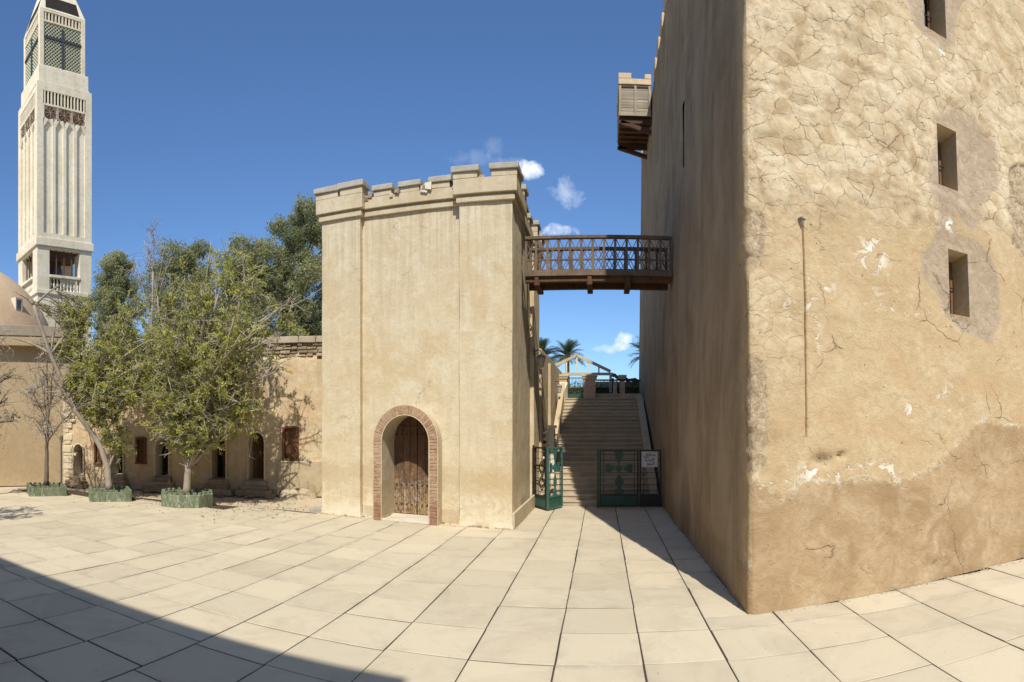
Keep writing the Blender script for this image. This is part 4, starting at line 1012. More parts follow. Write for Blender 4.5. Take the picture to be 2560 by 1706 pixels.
    # low shaded roof and wall beyond, right
    q = thing('garden_shelter', 'low shelter with a dark sagging roof beyond the railing', 'shelter', (1.2, TY + 5, TZ))
    m = MB(); n = 14
    vs = []; 
    for k in range(n + 1):
        x = .5 + 2.2 * k / n; z = 4.72 - .25 * sin(pi * k / n * .9) + .05 * sin(k * 2.1); vs += [(x, TY + 4.2, z), (x, TY + 6.2, z + .1)]
    m.add(vs + [(a, b, c - .1) for a, b, c in vs], [(2 * k, 2 * k + 2, 2 * k + 3, 2 * k + 1) for k in range(n)] + [(2 * n + 2 + 2 * k, 2 * n + 2 + 2 * k + 1, 2 * n + 2 + 2 * k + 3, 2 * n + 2 + 2 * k + 2) for k in range(n)] + [(2 * k, 2 * n + 2 + 2 * k, 2 * n + 4 + 2 * k, 2 * k + 2) for k in range(n)])
    m.build('roof', M['roof_cloth'], q)
    m = MB(); m.box(-.4, 3.2, TY + 5.4, TY + 5.6, TZ, 4.42); m.build('back_wall', M['church_band'], q)
    for x in (.55, 1.5, 2.6):
        m = MB(); m.box(x - .05, x + .05, TY + 4.25, TY + 4.35, TZ, 4.5); m.build('post', M['roof_cloth'], q)
build_terrace()

# ================================================================== GATES ACROSS THE ALLEY
def cross_plate(m, P, W, H, mat=0):
    """panelled cross of plates; P(a, z) -> world, a across, z up"""
    c = W / 2; zc = H * .60
    def poly(pts, t=.012):
        n = len(pts); vs = [P(a, z, -t) for a, z in pts] + [P(a, z, t) for a, z in pts]
        m.add(vs, [tuple(range(n)), tuple(range(2 * n - 1, n - 1, -1))] + [(i, i + n, (i + 1) % n + n, (i + 1) % n) for i in range(n)], mat)
    w = W * .145; k = .105 * H
    poly([(c, zc + k), (c + k, zc), (c, zc - k), (c - k, zc)])
    poly([(c - w, H), (c + w, H), (c + w, H - .10 * H), (c + .02, zc + k + .02), (c - .02, zc + k + .02), (c - w, H - .10 * H)])
    for s in (-1, 1): poly([(c + s * W * .46, zc + .10 * H), (c + s * W * .46, zc - .10 * H), (c + s * W * .33, zc - .10 * H), (c + s * (k + .01), zc - .015), (c + s * (k + .01), zc + .015), (c + s * W * .33, zc + .10 * H)])
    poly([(c, zc - k - .01), (c + w, zc - .28 * H), (c + w, zc - .36 * H), (c + .06 * W, zc - .42 * H), (c - .06 * W, zc - .42 * H), (c - w, zc - .36 * H), (c - w, zc - .28 * H)])
    poly([(c - .06 * W, zc - .42 * H), (c + .06 * W, zc - .42 * H), (c + .06 * W, zc - .47 * H), (c + w, 0.10 * H), (c + w, 0), (c - w, 0), (c - w, .10 * H), (c - .06 * W, zc - .47 * H)])
def gate_panel(root, p0, p1, z0, z1, cross, mats, zk=.30, rungs=7, motif=False):
    p0 = Vector((*p0, 0)); p1 = Vector((*p1, 0)); d = p1 - p0; L = d.length; d = d / L; n = Vector((d.y, -d.x, 0))
    P = lambda a, z, t=0: p0 + d * a + n * t + Vector((0, 0, z))
    def bar(a, za, b, zb, w=.03, mat=None, name='bar'):
        m = MB(); m.beam(P(a, za), P(b, zb), w, w, up=tuple(n)); m.build(name, mat or mats[1], root)
    pan = MB()
    for a0, a1, b0, b1 in ((0, .045, z0, z1), (L - .045, L, z0, z1), (.045, L - .045, z1 - .045, z1), (.045, L - .045, z0 + zk, z0 + zk + .045), (.045, L - .045, z0, z0 + .035)):
        pan.hexa([P(a0, b0, -.022), P(a1, b0, -.022), P(a1, b0, .022), P(a0, b0, .022)], [P(a0, b1, -.022), P(a1, b1, -.022), P(a1, b1, .022), P(a0, b1, .022)])
    fr = pan.build('frame', mats[0], root)
    k = MB(); k.hexa([P(.04, z0 + .03, -.008), P(L - .04, z0 + .03, -.008), P(L - .04, z0 + .03, .008), P(.04, z0 + .03, .008)], [P(.04, z0 + zk + .01, -.008), P(L - .04, z0 + zk + .01, -.008), P(L - .04, z0 + zk + .01, .008), P(.04, z0 + zk + .01, .008)])
    k.build('kick_panel', mats[2], root)
    for a in (.12, L - .12): bar(a, z0 + zk + .045, a, z1 - .045, .018)
    for i in range(rungs):
        z = z0 + zk + .045 + (z1 - z0 - zk - .09) * (i + .5) / rungs
        if cross: bar(.045, z, L - .045, z, .014)
        else: bar(.045, z, .12, z, .014); bar(L - .12, z, L - .045, z, .014); bar(.12, z, L - .12, z, .012)
    if cross:
        z00 = z0 + zk + .045; H = z1 - .045 - z00
        m = MB(); cross_plate(m, lambda a, z, t=0: P(a + .14, z + z00, t), L - .28, H); m.build('cross', mats[3], root)
    if motif:
        for zz in (z0 + zk + .22, z0 + zk + .62):
            for s in (0, 1):
                for q in (0, .07):
                    bar(.1, zz + .12 + q, .1 + L * .25, zz + .12 + q, .02); bar(.1 + L * .25, zz + .12 + q, L * .62, zz + .28 + q if s else zz - .04 + q, .02)
                    bar(L * .62, zz + .28 + q if s else zz - .04 + q, L - .12, zz + .12 + q, .02)
        bar(.045, z1 - .5, L - .045, z1 - .5, .04)
def build_gates():
    g = thing('side_gate', 'green and teal iron gate leaf swung open by the gatehouse wall', 'gate', (-1.4, 14.9, 0))
    gate_panel(g, (-1.40, 14.74), (-1.06, 15.42), .03, 1.66, True, (M['teal'], M['black_iron'], M['green'], M['teal']))
    gate_panel(g, (-1.84, 15.48), (-1.42, 14.76), .03, 1.66, False, (M['black_iron'], M['black_iron'], M['teal'], M['teal']), motif=True)
    m = MB(); m.tube([(-1.86, 15.50, 0), (-1.86, 15.50, 1.7)], .028, 8); m.build('hinge_post', M['black_iron'], g)
    g = thing('alley_gate', 'dark green iron gate with a plate cross closing the right half of the alley', 'gate', (.8, 15.4, 0))
    gate_panel(g, (-.05, 15.42), (1.02, 15.40), .03, 1.58, True, (M['black_iron'], M['black_iron'], M['green'], M['green']))
    gate_panel(g, (1.04, 15.40), (1.64, 15.38), .03, 1.58, False, (M['black_iron'], M['black_iron'], M['black_iron'], M['green']))
    m = MB(); m.box(-.12, -.06, 15.39, 15.45, 0, 1.62); m.build('end_post', M['green'], g)
    # hanging notice with three lines of Arabic
    s = thing('notice_board', 'white notice with three lines of black script on the alley gate', 'sign', (1.32, 15.33, 1.12))
    m = MB(); m.box(1.10, 1.53, 15.325, 15.34, 1.11, 1.53); m.build('board', M['sign'], s, bevel=.004)
    for txt, sz, z, off in (('\ufed6\ufee0\ufed0\ufee3', .15, 1.405, .0), ('\ufe93\ufead\ufe8e\ufef3\ufeb0\ufedf\ufe8d', .115, 1.28, .0), ('\ufee1\ufeee\ufef4\ufedf\ufe8d', .115, 1.17, .03)):
        c = bpy.data.curves.new('script', 'FONT'); c.body = txt; c.size = sz; c.align_x = 'CENTER'; c.extrude = .001; c.offset = .002
        o = bpy.data.objects.new('tmp', c); C.objects.link(o); dg = bpy.context.evaluated_depsgraph_get(); me = bpy.data.meshes.new_from_object(o.evaluated_get(dg)); bpy.data.objects.remove(o)
        me.materials.clear(); me.materials.append(M['ink'])
        inst('script_line', me, s, (1.315 + off - 1.32, 15.322 - 15.33, z - 1.12), (pi / 2, 0, 0))
build_gates()

# ================================================================== CELL RANGE (long wall with small arched doors)
CA = Vector((-8.3, 15.83)); CB = Vector((-17.4, 12.6)); CD = (CB - CA).normalized(); CL = (CB - CA).length; CNR = Vector((-CD.y, CD.x))  # towards court
if CNR.y > 0: CNR = -CNR
def cx(s, d, z):   # s along from the right end, d outwards into the court
    p = CA + CD * s + CNR * d; return (p.x, p.y, z)
CELL_DOORS = [(2.05, 2.56, .50, 2.02), (3.35, 3.83, .50, 1.88), (5.40, 5.90, .51, 1.80), (7.18, 7.66, .49, 1.64), (8.86, 9.28, .42, 1.56)]
CELL_WIN = [(.95, 1.42, 1.20, 2.2), (4.42, 4.80, .98, 1.86), (6.29, 6.64, .96, 1.82), (8.10, 8.36, .88, 1.66)]
def build_cells():
    root = thing('cell_range', 'low ochre range of monastic cells with small arched doors behind the trees', 'building', (CA.x, CA.y, 0))
    ss = np.arange(-1.8, CL + .01, .05); zs = np.arange(0, 5.0, .05)
    S, Z = np.meshgrid(ss, zs, indexing='ij')
    top = np.where(S > 8.9, 3.5, np.where(S > 6.5, 4.55 - .0 * S, 4.95)) + 0.0
    d = .09 * (fbm(S * .8, Z * .8, 301) - .5) + .035 * (fbm(S * 3.4, Z * 3.4, 302) - .5)
    d += .05 * (1 - sstep(1.0, 1.15, Z + .0 * S)) * (1 - sstep(1.55, 1.7, S))
    d -= .05 * sstep(4.35, 4.5, Z + .25 * (fbm(S * 2, S * 0, 303) - .5))
    X = CA.x + CD.x * S + CNR.x * d; Y = CA.y + CD.y * S + CNR.y * d
    sc = (ss[:-1] + ss[1:])[:, None] / 2; zc = (zs[:-1] + zs[1:])[None, :] / 2
    keep = np.ones((len(ss) - 1, len(zs) - 1), bool)
    def in_door(s, z, a, b, z0, z1):
        r = (b - a) / 2; c = (a + b) / 2; zsx = z1 - r * 1.25
        return (np.abs(s - c) < r) & (z > z0) & ((z < zsx) | (((s - c) / r) ** 2 + ((z - zsx) / (r * 1.25)) ** 2 < 1))
    for a, b, z0, z1 in CELL_DOORS: keep &= ~in_door(sc, zc, a, b, z0, z1)
    for a, b, z0, z1 in CELL_WIN: keep &= ~((sc > a) & (sc < b) & (zc > z0) & (zc < z1))
    keep &= zc < np.where(sc > 9.0, 3.5, np.where(sc > 6.5, 4.5, 4.9))
    mkobj('wall', np.stack([X, Y, Z], -1).reshape(-1, 3), grid_faces(len(ss), len(zs), keep, True).tolist(), M['cell_plaster'], root, True)
    mb = MB(cx); mb.box(-1.8, CL, -5, -.75, 0, 4.4); mb.build('rear_block', M['cell_plaster'], root)
    mb = MB(cx); mb.box(CL - .0, CL + .10, -4, .05, 0, 3.48, j=.02); mb.build('end_wall', M['cell_plaster'], root, bevel=.03)
    r9 = random.Random(77); z = 0.
    while z < 3.4:
        h = r9.uniform(.12, .34); w = r9.uniform(.12, .5); m = MB(cx); m.box(CL - w, CL + .11, -.1, .055 + r9.uniform(0, .025), z, min(z + h - .004, 3.5), j=.022); m.build('stone', M['cell_pale'], root, bevel=.04); z += h
    m = MB(cx); m.box(-1.8, 1.62, .03, .085, 0, 1.12, j=.01); m.build('dado', M['cell_dado'], root, bevel=.02)
    # coping course and rough stones under it
    rr = random.Random(11); s = -1.7
    while s < CL:
        w = rr.uniform(.5, .8); zt = 4.9 if s < 6.4 else (4.5 if s < 8.9 else 3.5)
        m = MB(cx); m.box(s, min(s + w - .012, CL), -.6, .10 + rr.uniform(-.02, .02), zt - .03, zt + .17, j=.012); m.build('coping_stone', M['church_band'], root, bevel=.02); s += w
    for row in range(4):
        s = -.6 + rr.uniform(0, .2)
        while s < 6.4:
            w = rr.uniform(.13, .34); h = rr.uniform(.075, .115); z = 4.42 + row * .115
            if row > 0 or rr.random() < .6:
                m = MB(cx); c = rr.uniform(-.02, .07); m.box(s, s + w - .02, -.12, c, z + rr.uniform(0, .02), z + h, j=.018); m.build('stone', M['stone'], root, bevel=.02)
            s += w
    # doors
    for k, (a, b, z0, z1) in enumerate(CELL_DOORS):
        r = (b - a) / 2; c = (a + b) / 2; zx = z1 - r * 1.25; n = 12
        pts = [(a, z0)] + [(c - r * cos(pi * i / n), zx + r * 1.25 * sin(pi * i / n)) for i in range(n + 1)] + [(b, z0)]
        m = MB(cx); N = len(pts); vs = [(p[0], .05, p[1]) for p in pts] + [(c + (p[0] - c) * .96, -.5, p[1] if i not in (0, N - 1) else p[1]) for i, p in enumerate(pts)]
        m.add(vs, [(i, i + 1, N + i + 1, N + i) for i in range(N - 1)] + [(N - 1, 0, N, 2 * N - 1)])
        dr0 = MB(cx); q0 = [(p[0], .075, p[1]) for p in pts]; q1 = [(c + (p[0] - c) * 1.2, .06, p[1] + (.05 if 0 < i < N - 1 else 0)) for i, p in enumerate(pts)]
        dr0.add(q0 + q1, [(i, i + 1, N + i + 1, N + i) for i in range(N - 1)])
        dr = m.build('doorway', M['cell_plaster'] if k < 2 else M['white_plaster'], root); dr0.build('surround', M['cell_pale'], dr)
        if k in (0,):
            planks = [(a, a + r * .66), (a + r * .68, a + r * 1.32), (a + r * 1.34, b)]
            for p, q in planks:
                m = MB(cx); m.box(p, q - .01, -.5, -.44 - rr.uniform(0, .01), z0, z1 - .02); m.build('plank', M['cell_door'], dr)
        else:
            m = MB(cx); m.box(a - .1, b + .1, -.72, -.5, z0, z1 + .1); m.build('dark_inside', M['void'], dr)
            m = MB(cx); m.box(a + .0, a + r * 1.1, -.5, -.45, z0, z1 - .03); m.build('door_leaf', M['shutter'], dr)
        for q in range(3):
            m = MB(cx); m.box(a - .12 - .08 * q + rr.uniform(-.05, .05), b + .1 + .1 * q, .03, .22 + .17 * q, 0, z0 - .03 - .14 * q, j=.03); m.build('door_step', M['stone'], dr, bevel=.04)
    for k, (a, b, z0, z1) in enumerate(CELL_WIN):
        m = MB(cx); e = .03
        for p in ((a - e, a + .045, z0, z1), (b - .045, b + e, z0, z1), (a + .045, b - .045, z1 - .05, z1 + e), (a - e - .02, b + e + .02, z0 - .06, z0)): m.box(p[0], p[1], -.08, .065, p[2], p[3])
        f = m.build('window', M['shutter'], root, bevel=.006)
        m = MB(cx); m.box(a, b, -.12, -.085, z0, z1); m.build('back_board', M['shutter'], f)
        for q in range(2):
            x0 = a + .05 + q * (b - a - .1) / 2; x1 = x0 + (b - a - .1) / 2 - .008
            m = MB(cx); m.box(x0, x1, -.08, -.03, z0 + .005, z1 - .055); m.build('shutter', M['shutter'], f, bevel=.004)
            for zz in (.30, .68):
                m = MB(cx); m.box(x0, x1, -.03, -.012, z0 + (z1 - z0) * zz - .02, z0 + (z1 - z0) * zz + .02); m.build('batten', M['shutter'], f)
    # drain pipe on the end
    p = thing('drainpipe', 'thin grey drainpipe at the end of the cell range', 'pipe', cx(CL + .2, .15, 0))
    m = MB(); q = [cx(CL + .17, .12, z) for z in (0, .6, 1.2, 1.75)]; m.tube(q, .035, 7); m.build('pipe', M['pipe'], p)
    m = MB(); m.lathe([(.05, 0), (.07, .12), (.07, .16)], cx(CL + .17, .12, 1.72), 8); m.build('hopper', M['pipe'], p)
    # fallen stones along the foot of the wall
    me = []
    for k in range(5):
        m = MB(); t = random.Random(40 + k); n = 7
        vs = []; fs = []
        rings = [(.55, -.35), (1.0, 0.), (.8, .5), (.3, .75)]
        for r_, z in rings:
            for i in range(n): a = 2 * pi * i / n + t.uniform(-.2, .2); q = r_ * t.uniform(.75, 1.2); vs.append((q * cos(a), q * sin(a) * .8, z * t.uniform(.8, 1.2)))
        for L in range(3):
            for i in range(n): fs.append((L * n + i, L * n + (i + 1) % n, (L + 1) * n + (i + 1) % n, (L + 1) * n + i))
        fs.append(tuple(3 * n + i for i in range(n)))
        mm = bpy.data.meshes.new('fallen_stone'); mm.from_pydata(vs, [], fs); mm.materials.append(M['stone']); me.append(mm)
    for k in range(64):
        s = rr.choice((rr.uniform(1.6, 4.6), rr.uniform(1.6, 4.6), rr.uniform(4.6, 9.0))); dd = .22 + abs(rr.gauss(0, .28)); sz = rr.uniform(.05, .15)
        o = inst('fallen_stone', me[k % 5], None, cx(s, dd, -.02 + sz * .25), (rr.uniform(-.3, .3), rr.uniform(-.3, .3), rr.uniform(0, 6)), (sz * 1.25, sz, sz * .8))
        tag(o, 'rough fallen stone below the two right hand arched doors of the cell wall' if s < 4.6 else 'rough fallen stone lying by the cell wall behind the planted trees', 'stone', 'fallen stones under the right hand doors' if s < 4.6 else 'fallen stones behind the trees')
    # concrete lump and slab at the right end
    m = MB(); n = 10; vs = [(0, 0, .34)]; base = cx(.9, .25, 0)
    for i in range(n): a = 2 * pi * i / n; vs.append((.5 * cos(a) * (1 + .1 * sin(3 * a)), .3 * sin(a), .22))
    for i in range(n): a = 2 * pi * i / n; vs.append((.62 * cos(a), .36 * sin(a), -.04))
    vs = [(base[0] + CD.x * x - CNR.x * y, base[1] + CD.y * x - CNR.y * y, z) for x, y, z in vs]
    m.add(vs, [(0, 1 + i, 1 + (i + 1) % n) for i in range(n)] + [(1 + i, 1 + n + i, 1 + n + (i + 1) % n, 1 + (i + 1) % n) for i in range(n)])
    tag(m.build('mortar_heap', M['cell_dado'], None, True), 'grey lump of set mortar against the wall by the gatehouse', 'mortar heap')
    m = MB(); m.box(-7.35, -6.95, 12.98, 13.3, -.03, .07, j=.01); tag(m.build('stone_slab', M['coping'], None, bevel=.01), 'loose flat slab beside the left foot of the gatehouse', 'slab')
build_cells()

# ================================================================== CHURCH AND DOME (far left)
WE = Vector((-.364, -.931)).normalized(); WN = Vector((WE.y, -WE.x)); 
if WN.x > 0: WN = -WN     # into the building
W0 = Vector((-17.35, 12.9))
def wx(s, d, z): p = W0 + WE * s + WN * d; return (p.x, p.y, z)
def build_church():
    root = thing('domed_church', 'tan plastered church with a peach dome and a deep eave band', 'church', (W0.x, W0.y, 0))
    m = MB(wx); m.box(-.0, 14, 0, 11, 0, 5.2); m.build('wall', M['church'], root)
    m = MB(wx); m.box(-.25, 14.2, -.30, 11.2, 5.2, 5.52); m.box(-.2, 14.15, -.24, 11.1, 5.523, 5.56); m.build('eave', M['church'], root, bevel=.01)
    m = MB(wx); m.box(-.25, 14.2, -.30, 11.2, 5.563, 5.95); m.build('parapet', M['church_band'], root, bevel=.015)
    c = wx(4.3, 5.4, 0); R = 4.85; zc = 4.9
    prof = [(R * cos(t), R * sin(t)) for t in np.linspace(.05, pi / 2 - .01, 26)]
    m = MB(); m.lathe(prof, (c[0], c[1], zc), 64); o = m.build('dome', M['dome'], root, True)
    # little window in the dome, towards the court
    az = -.985
    p = Vector((sin(-1.062) * 1, cos(-1.062) * 1)) 
    ray = Vector((sin(-1.0295), cos(-1.0295)))   # bearing of the small window
    cc = Vector((c[0], c[1]))
    zz = 7.1; rr_ = sqrt(R * R - (zz - zc) ** 2)
    b = ray.dot(cc); q = sqrt(max(0, rr_ ** 2 - (cc.length ** 2 - b * b))); hp = ray * (b - q)
    nr = (hp - cc).normalized(); tx = Vector((-nr.y, nr.x))
    def dx(a, d, z): v = hp + tx * a + nr * d; return (v.x, v.y, z)
    f = MB(dx); 
    for x0, x1, z0, z1 in ((-.2, -.13, zz - .32, zz + .33), (.13, .2, zz - .32, zz + .33), (-.13, .13, zz + .26, zz + .33), (-.13, .13, zz - .32, zz - .27)): f.box(x0, x1, -.5, .10, z0, z1)
    f = f.build('dome_window', M['white_plaster'], o)
    g = MB(dx); g.box(-.13, .13, -.3, .04, zz - .27, zz + .26)
    t = NT('window_glass'); glass = t.done((.12, .13, .14), .15, None, .5); g.build('pane', glass, f) if False else None
    g.build('dome_pane', glass, o)
build_church()

# ================================================================== BELL TOWER
TO = Vector((-30.2, 19.6)); TR = Vector((.224, .975)).normalized(); TL = Vector((-TR.y, TR.x))
def build_tower():
    root = thing('bell_tower', 'tall pale concrete bell tower with lattice panels and crosses', 'tower', (TO.x, TO.y, 0))
    A = 3.84; tw = M['tower']
    def face(k):   # 0 right face, 1 left face: (a along, d outwards, z)
        if k == 0: return lambda a, d, z: (*(TO + TR * a - TL * d), z)
        return lambda a, d, z: (*(TO + TL * a - TR * d), z)
    tx = lambda x, y, z: (*(TO + TR * x + TL * y), z)
    # base below the belfry
    m = MB(tx); m.box(.05, A - .05, .05, A - .05, 0, 10.7); m.build('base', tw, root)
    m = MB(tx); m.box(-.06, A + .06, -.06, A + .06, 10.7, 11.0); m.build('ledge', tw, root, bevel=.03)
    # open belfry
    m = MB(tx); pw = .86
    for x0 in (0, A - pw):
        for y0 in (0, A - pw): mp = MB(tx); mp.box(x0, x0 + pw, y0, y0 + pw, 11.0, 13.70); mp.build('belfry_pier', tw, root, bevel=.02)
    m = MB(tx); m.box(pw, A - pw, .02, .3, 13.6, 13.702); m.box(.02, .3, pw, A - pw, 13.6, 13.702); m.box(pw, A - pw, A - .3, A - .02, 13.6, 13.702); m.box(0.01, A - .01, 0.01, A - .01, 13.70, 13.75); m.build('belfry_lintel', tw, root)
    m = MB(tx); m.box(.3, A - .3, .9, 2.6, 11.02, 13.4); 
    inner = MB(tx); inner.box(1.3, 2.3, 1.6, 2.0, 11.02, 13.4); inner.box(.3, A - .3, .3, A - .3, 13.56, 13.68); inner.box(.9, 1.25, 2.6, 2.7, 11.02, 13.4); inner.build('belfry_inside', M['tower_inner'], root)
    for k in (0, 1):
        fx = face(k)
        for q in range(3):
            b = MB(fx); x = pw + (A - 2 * pw) * (q + 1) / 4; b.box(x - .035, x + .035, -.2, -.13, 11.9, 13.6); b.build('mullion', M['rosette'], root)
        b = MB(fx); b.box(pw, A - pw, -.32, .06, 11.80, 11.97); b.build('belfry_rail', tw, root, bevel=.02)
        for q in range(9):
            b = MB(fx); x = pw + (A - 2 * pw) * (q + .5) / 9; c = fx(x, -.14, 0)
            b2 = MB(); b2.lathe([(.06, 0), (.06, .07), (.035, .12), (.075, .36), (.04, .62), (.06, .7), (.06, .78)], (c[0], c[1], 11.02), 8); b2.build('baluster', tw, root)
    # bell on its yoke
    bell = MB(); c = tx(1.75, .8, 0); bell.lathe([(.02, .72), (.2, .68), (.26, .5), (.3, .2), (.42, 0)], (c[0], c[1], 12.05), 14); bell.build('bell', M['dark_steel'], root, True)
    # ledge and shaft
    m = MB(tx); m.box(-.12, A + .12, -.12, A + .12, 13.753, 14.3); m.build('ledge', tw, root, bevel=.04)
    m = MB(tx); m.box(.14, A - .14, .14, A - .14, 14.3, 24.0); m.build('shaft_core', tw, root)
    # face frames leave the rib panels recessed
    for k in (0, 1):
        fx = face(k); P0, P1 = .42, A - .42; R0, R1 = 14.62, 21.9
        m = MB(fx); m.box(.0 if k == 0 else .141, P0, -.14, 0, 14.3, 24.25); m.box(P1, A, -.14, 0, 14.3, 24.25); m.box(P0, P1, -.14, 0, 14.3, R0); m.box(P0, P1, -.14, 0, 23.72, 24.25); m.box(P0, P1, -.14, -.0, 22.78, 22.90)
        m.build('face_frame', tw, root)
        n = 4; pt = (P1 - P0) / n
        for q in range(n + 1):
            a = P0 + pt * q; b = MB(fx); w = .13 if 0 < q < n else .07
            b.box(max(a - w, P0), min(a + w, P1), -.139, -.01, R0, R1 - .35); b.build('rib', tw, root, bevel=.03)
        for q in range(n):
            a = P0 + pt * (q + .5)
            for s in (-1, 1):
                b = MB(fx); b.hexa([(a + s * (pt / 2 - .12), -.139, R1 - .42), (a + s * pt / 2, -.139, R1 - .42), (a + s * pt / 2, -.02, R1 - .42), (a + s * (pt / 2 - .12), -.02, R1 - .42)], [(a + s * .02, -.139, R1 + .02), (a + s * .26, -.139, R1 + .1), (a + s * .26, -.02, R1 + .1), (a + s * .02, -.02, R1 + .02)]); b.build('arch_brace', tw, root)
        # rosettes
        for q in range(3):
            a = P0 + (P1 - P0) * (q + .5) / 3; zc = 22.36
            b = MB(fx); b.prism([(a + .38 * cos(pi / 8 + t * pi / 4), zc + .38 * sin(pi / 8 + t * pi / 4)) for t in range(8)], -.13, -.05); o = b.build('rosette', M['rosette'], root)
            for t in range(4):
                b = MB(fx); c_, s_ = cos(t * pi / 4 + .1), sin(t * pi / 4 + .1); b.beam((a - .36 * c_, -.035, zc - .36 * s_), (a + .36 * c_, -.035, zc + .36 * s_), .02, .02, up=(0, 1, 0)); b.build('spoke', M['church_band'], o)
            for s in (-1, 1):
                b = MB(fx); x = a + s * (P1 - P0) / 6; b.box(x - (.07 if abs(x - P0) > .1 and abs(x - P1) > .1 else .05), x + .07, -.139, -.005, 21.95, 22.78); b.build('rosette_post', tw, root)
        # louvres
        b = MB(fx); b.box(P0, P1, -.139, -.12, 22.9, 23.72); b.build('louvre_void', M['void'], root)
        for q in range(13):
            b = MB(fx); x = P0 + (P1 - P0) * (q + .5) / 13; b.box(x - .042, x + .042, -.118, -.01, 22.9, 23.72); b.build('louvre_slat', tw, root)
    m = MB(tx); m.box(.0, A, .141, A, 24.0, 24.2); m.box(.08, A - .1, .08, A - .1, 24.253, 24.4); m.box(.14, A - .16, .14, A - .16, 24.4, 25.4); m.build('upper_plinth', tw, root, bevel=.04)
    # lantern stage
    i0, i1 = .28, A - .34; B = i1 - i0
    def face2(k):
        if k == 0: return lambda a, d, z: (*(TO + TR * (i0 + a) + TL * (i0 - d)), z)
        return lambda a, d, z: (*(TO + TL * (i0 + a) + TR * (i0 - d)), z)
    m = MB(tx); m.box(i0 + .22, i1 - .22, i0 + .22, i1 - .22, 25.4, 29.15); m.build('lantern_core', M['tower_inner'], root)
    for x0 in (i0, i1 - .3):
        for y0 in (i0, i1 - .3):
            m = MB(tx); m.box(x0, x0 + .3, y0, y0 + .3, 25.4, 29.15); m.build('lantern_post', tw, root, bevel=.02)
    for k in (0, 1):
        fx = face2(k); a0, a1 = .3, B - .3
        b = MB(fx); pass
        for zz in ((29.0, 29.15), (28.36, 28.46), (25.4, 25.52)):
            b = MB(fx); b.box(a0, a1, -.2, -.01, *zz); b.build('lantern_rail', tw, root)
        for q in range(11):
            b = MB(fx); x = a0 + (a1 - a0) * (q + .5) / 11; b.box(x - .05, x + .05, -.16, -.04, 28.46, 29.0); b.build('baluster', tw, root)
        b = MB(fx); nl = 16
        W_, H_ = a1 - a0, 28.36 - 25.52; st = .235
        q = -H_
        while q < W_:
            for s in (0, 1):
                x0, z0, x1, z1 = q, 0., q + H_, H_
                if x0 < 0: z0 -= x0; x0 = 0.
                if x1 > W_: z1 -= x1 - W_; x1 = W_
                if x1 - x0 > .05:
                    if s: x0, x1 = W_ - x0, W_ - x1
                    b.beam((a0 + x0, -.10 - .02 * s, 25.52 + z0), (a0 + x1, -.10 - .02 * s, 25.52 + z1), .04, .098, up=(0, 1, 0))
            q += st
        lt = b.build('lattice', M['lattice'], root); lt['kind'] = 'stuff'
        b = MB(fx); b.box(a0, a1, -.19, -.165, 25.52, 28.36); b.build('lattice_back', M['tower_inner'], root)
        b = MB(fx); c = (a0 + a1) / 2; b.box(c - .07, c + .07, -.07, .02, 25.5, 28.1); b.box(a0, c - .07, -.07, .02, 27.3, 27.45); b.box(c + .07, a1, -.07, .02, 27.3, 27.45); b.build('cross', M['dark_steel'], root)
    # pitched cap
    m = MB(tx); q = 1.05; z0, z1 = 29.152, 32.6; sq = lambda e, z: [(i0 + e, i0 + e, z), (i1 - e, i0 + e, z), (i1 - e, i1 - e, z), (i0 + e, i1 - e, z)]
    m.hexa(sq(0, z0), sq(q, z1)); m.build('spire', tw, root)
    for k in (0, 1):
        fx = face2(k); f = lambda a, z, d: fx(a, d - q * (z - z0) / (z1 - z0), z)
        for (za, zb, a0, a1, mt, nm) in ((29.3, 30.25, .42, B - .42, M['void'], 'slot_opening'),):
            b = MB(); b.hexa([f(a0, za, .012), f(a1, za, .012), f(a1, za, -.2), f(a0, za, -.2)], [f(a0 + .1, zb, .012), f(a1 - .1, zb, .012), f(a1 - .1, zb, -.2), f(a0 + .1, zb, -.2)]); b.build(nm, mt, root)
build_tower()

# ================================================================== BUILDING BEHIND THE CAMERA (throws the shade on the paving)
def build_south():
    root = thing('south_range', 'long flat roofed range behind the viewer whose shade crosses the paving', 'building', (-8, -3.2, 0))
    yf = -3.2; H = (4.68 - yf) / .9626 * math.tan(SUN_EL)
    m = MB(); m.box(-34, .55, yf - 8, yf, 0, H - .0); m.build('wall', M['south_plaster'], root)
    for k in range(7):
        x = -30 + k * 4.5
        m = MB(); m.box(x, x + .9, yf - .02, yf + .03, 3.6, 5.0); w = m.build('window', M['shutter'], root)
        m = MB(); m.box(x - .1, x + 1.0, yf + .0, yf + .1, 3.48, 3.6); m.build('sill', M['coping'], w)
build_south()

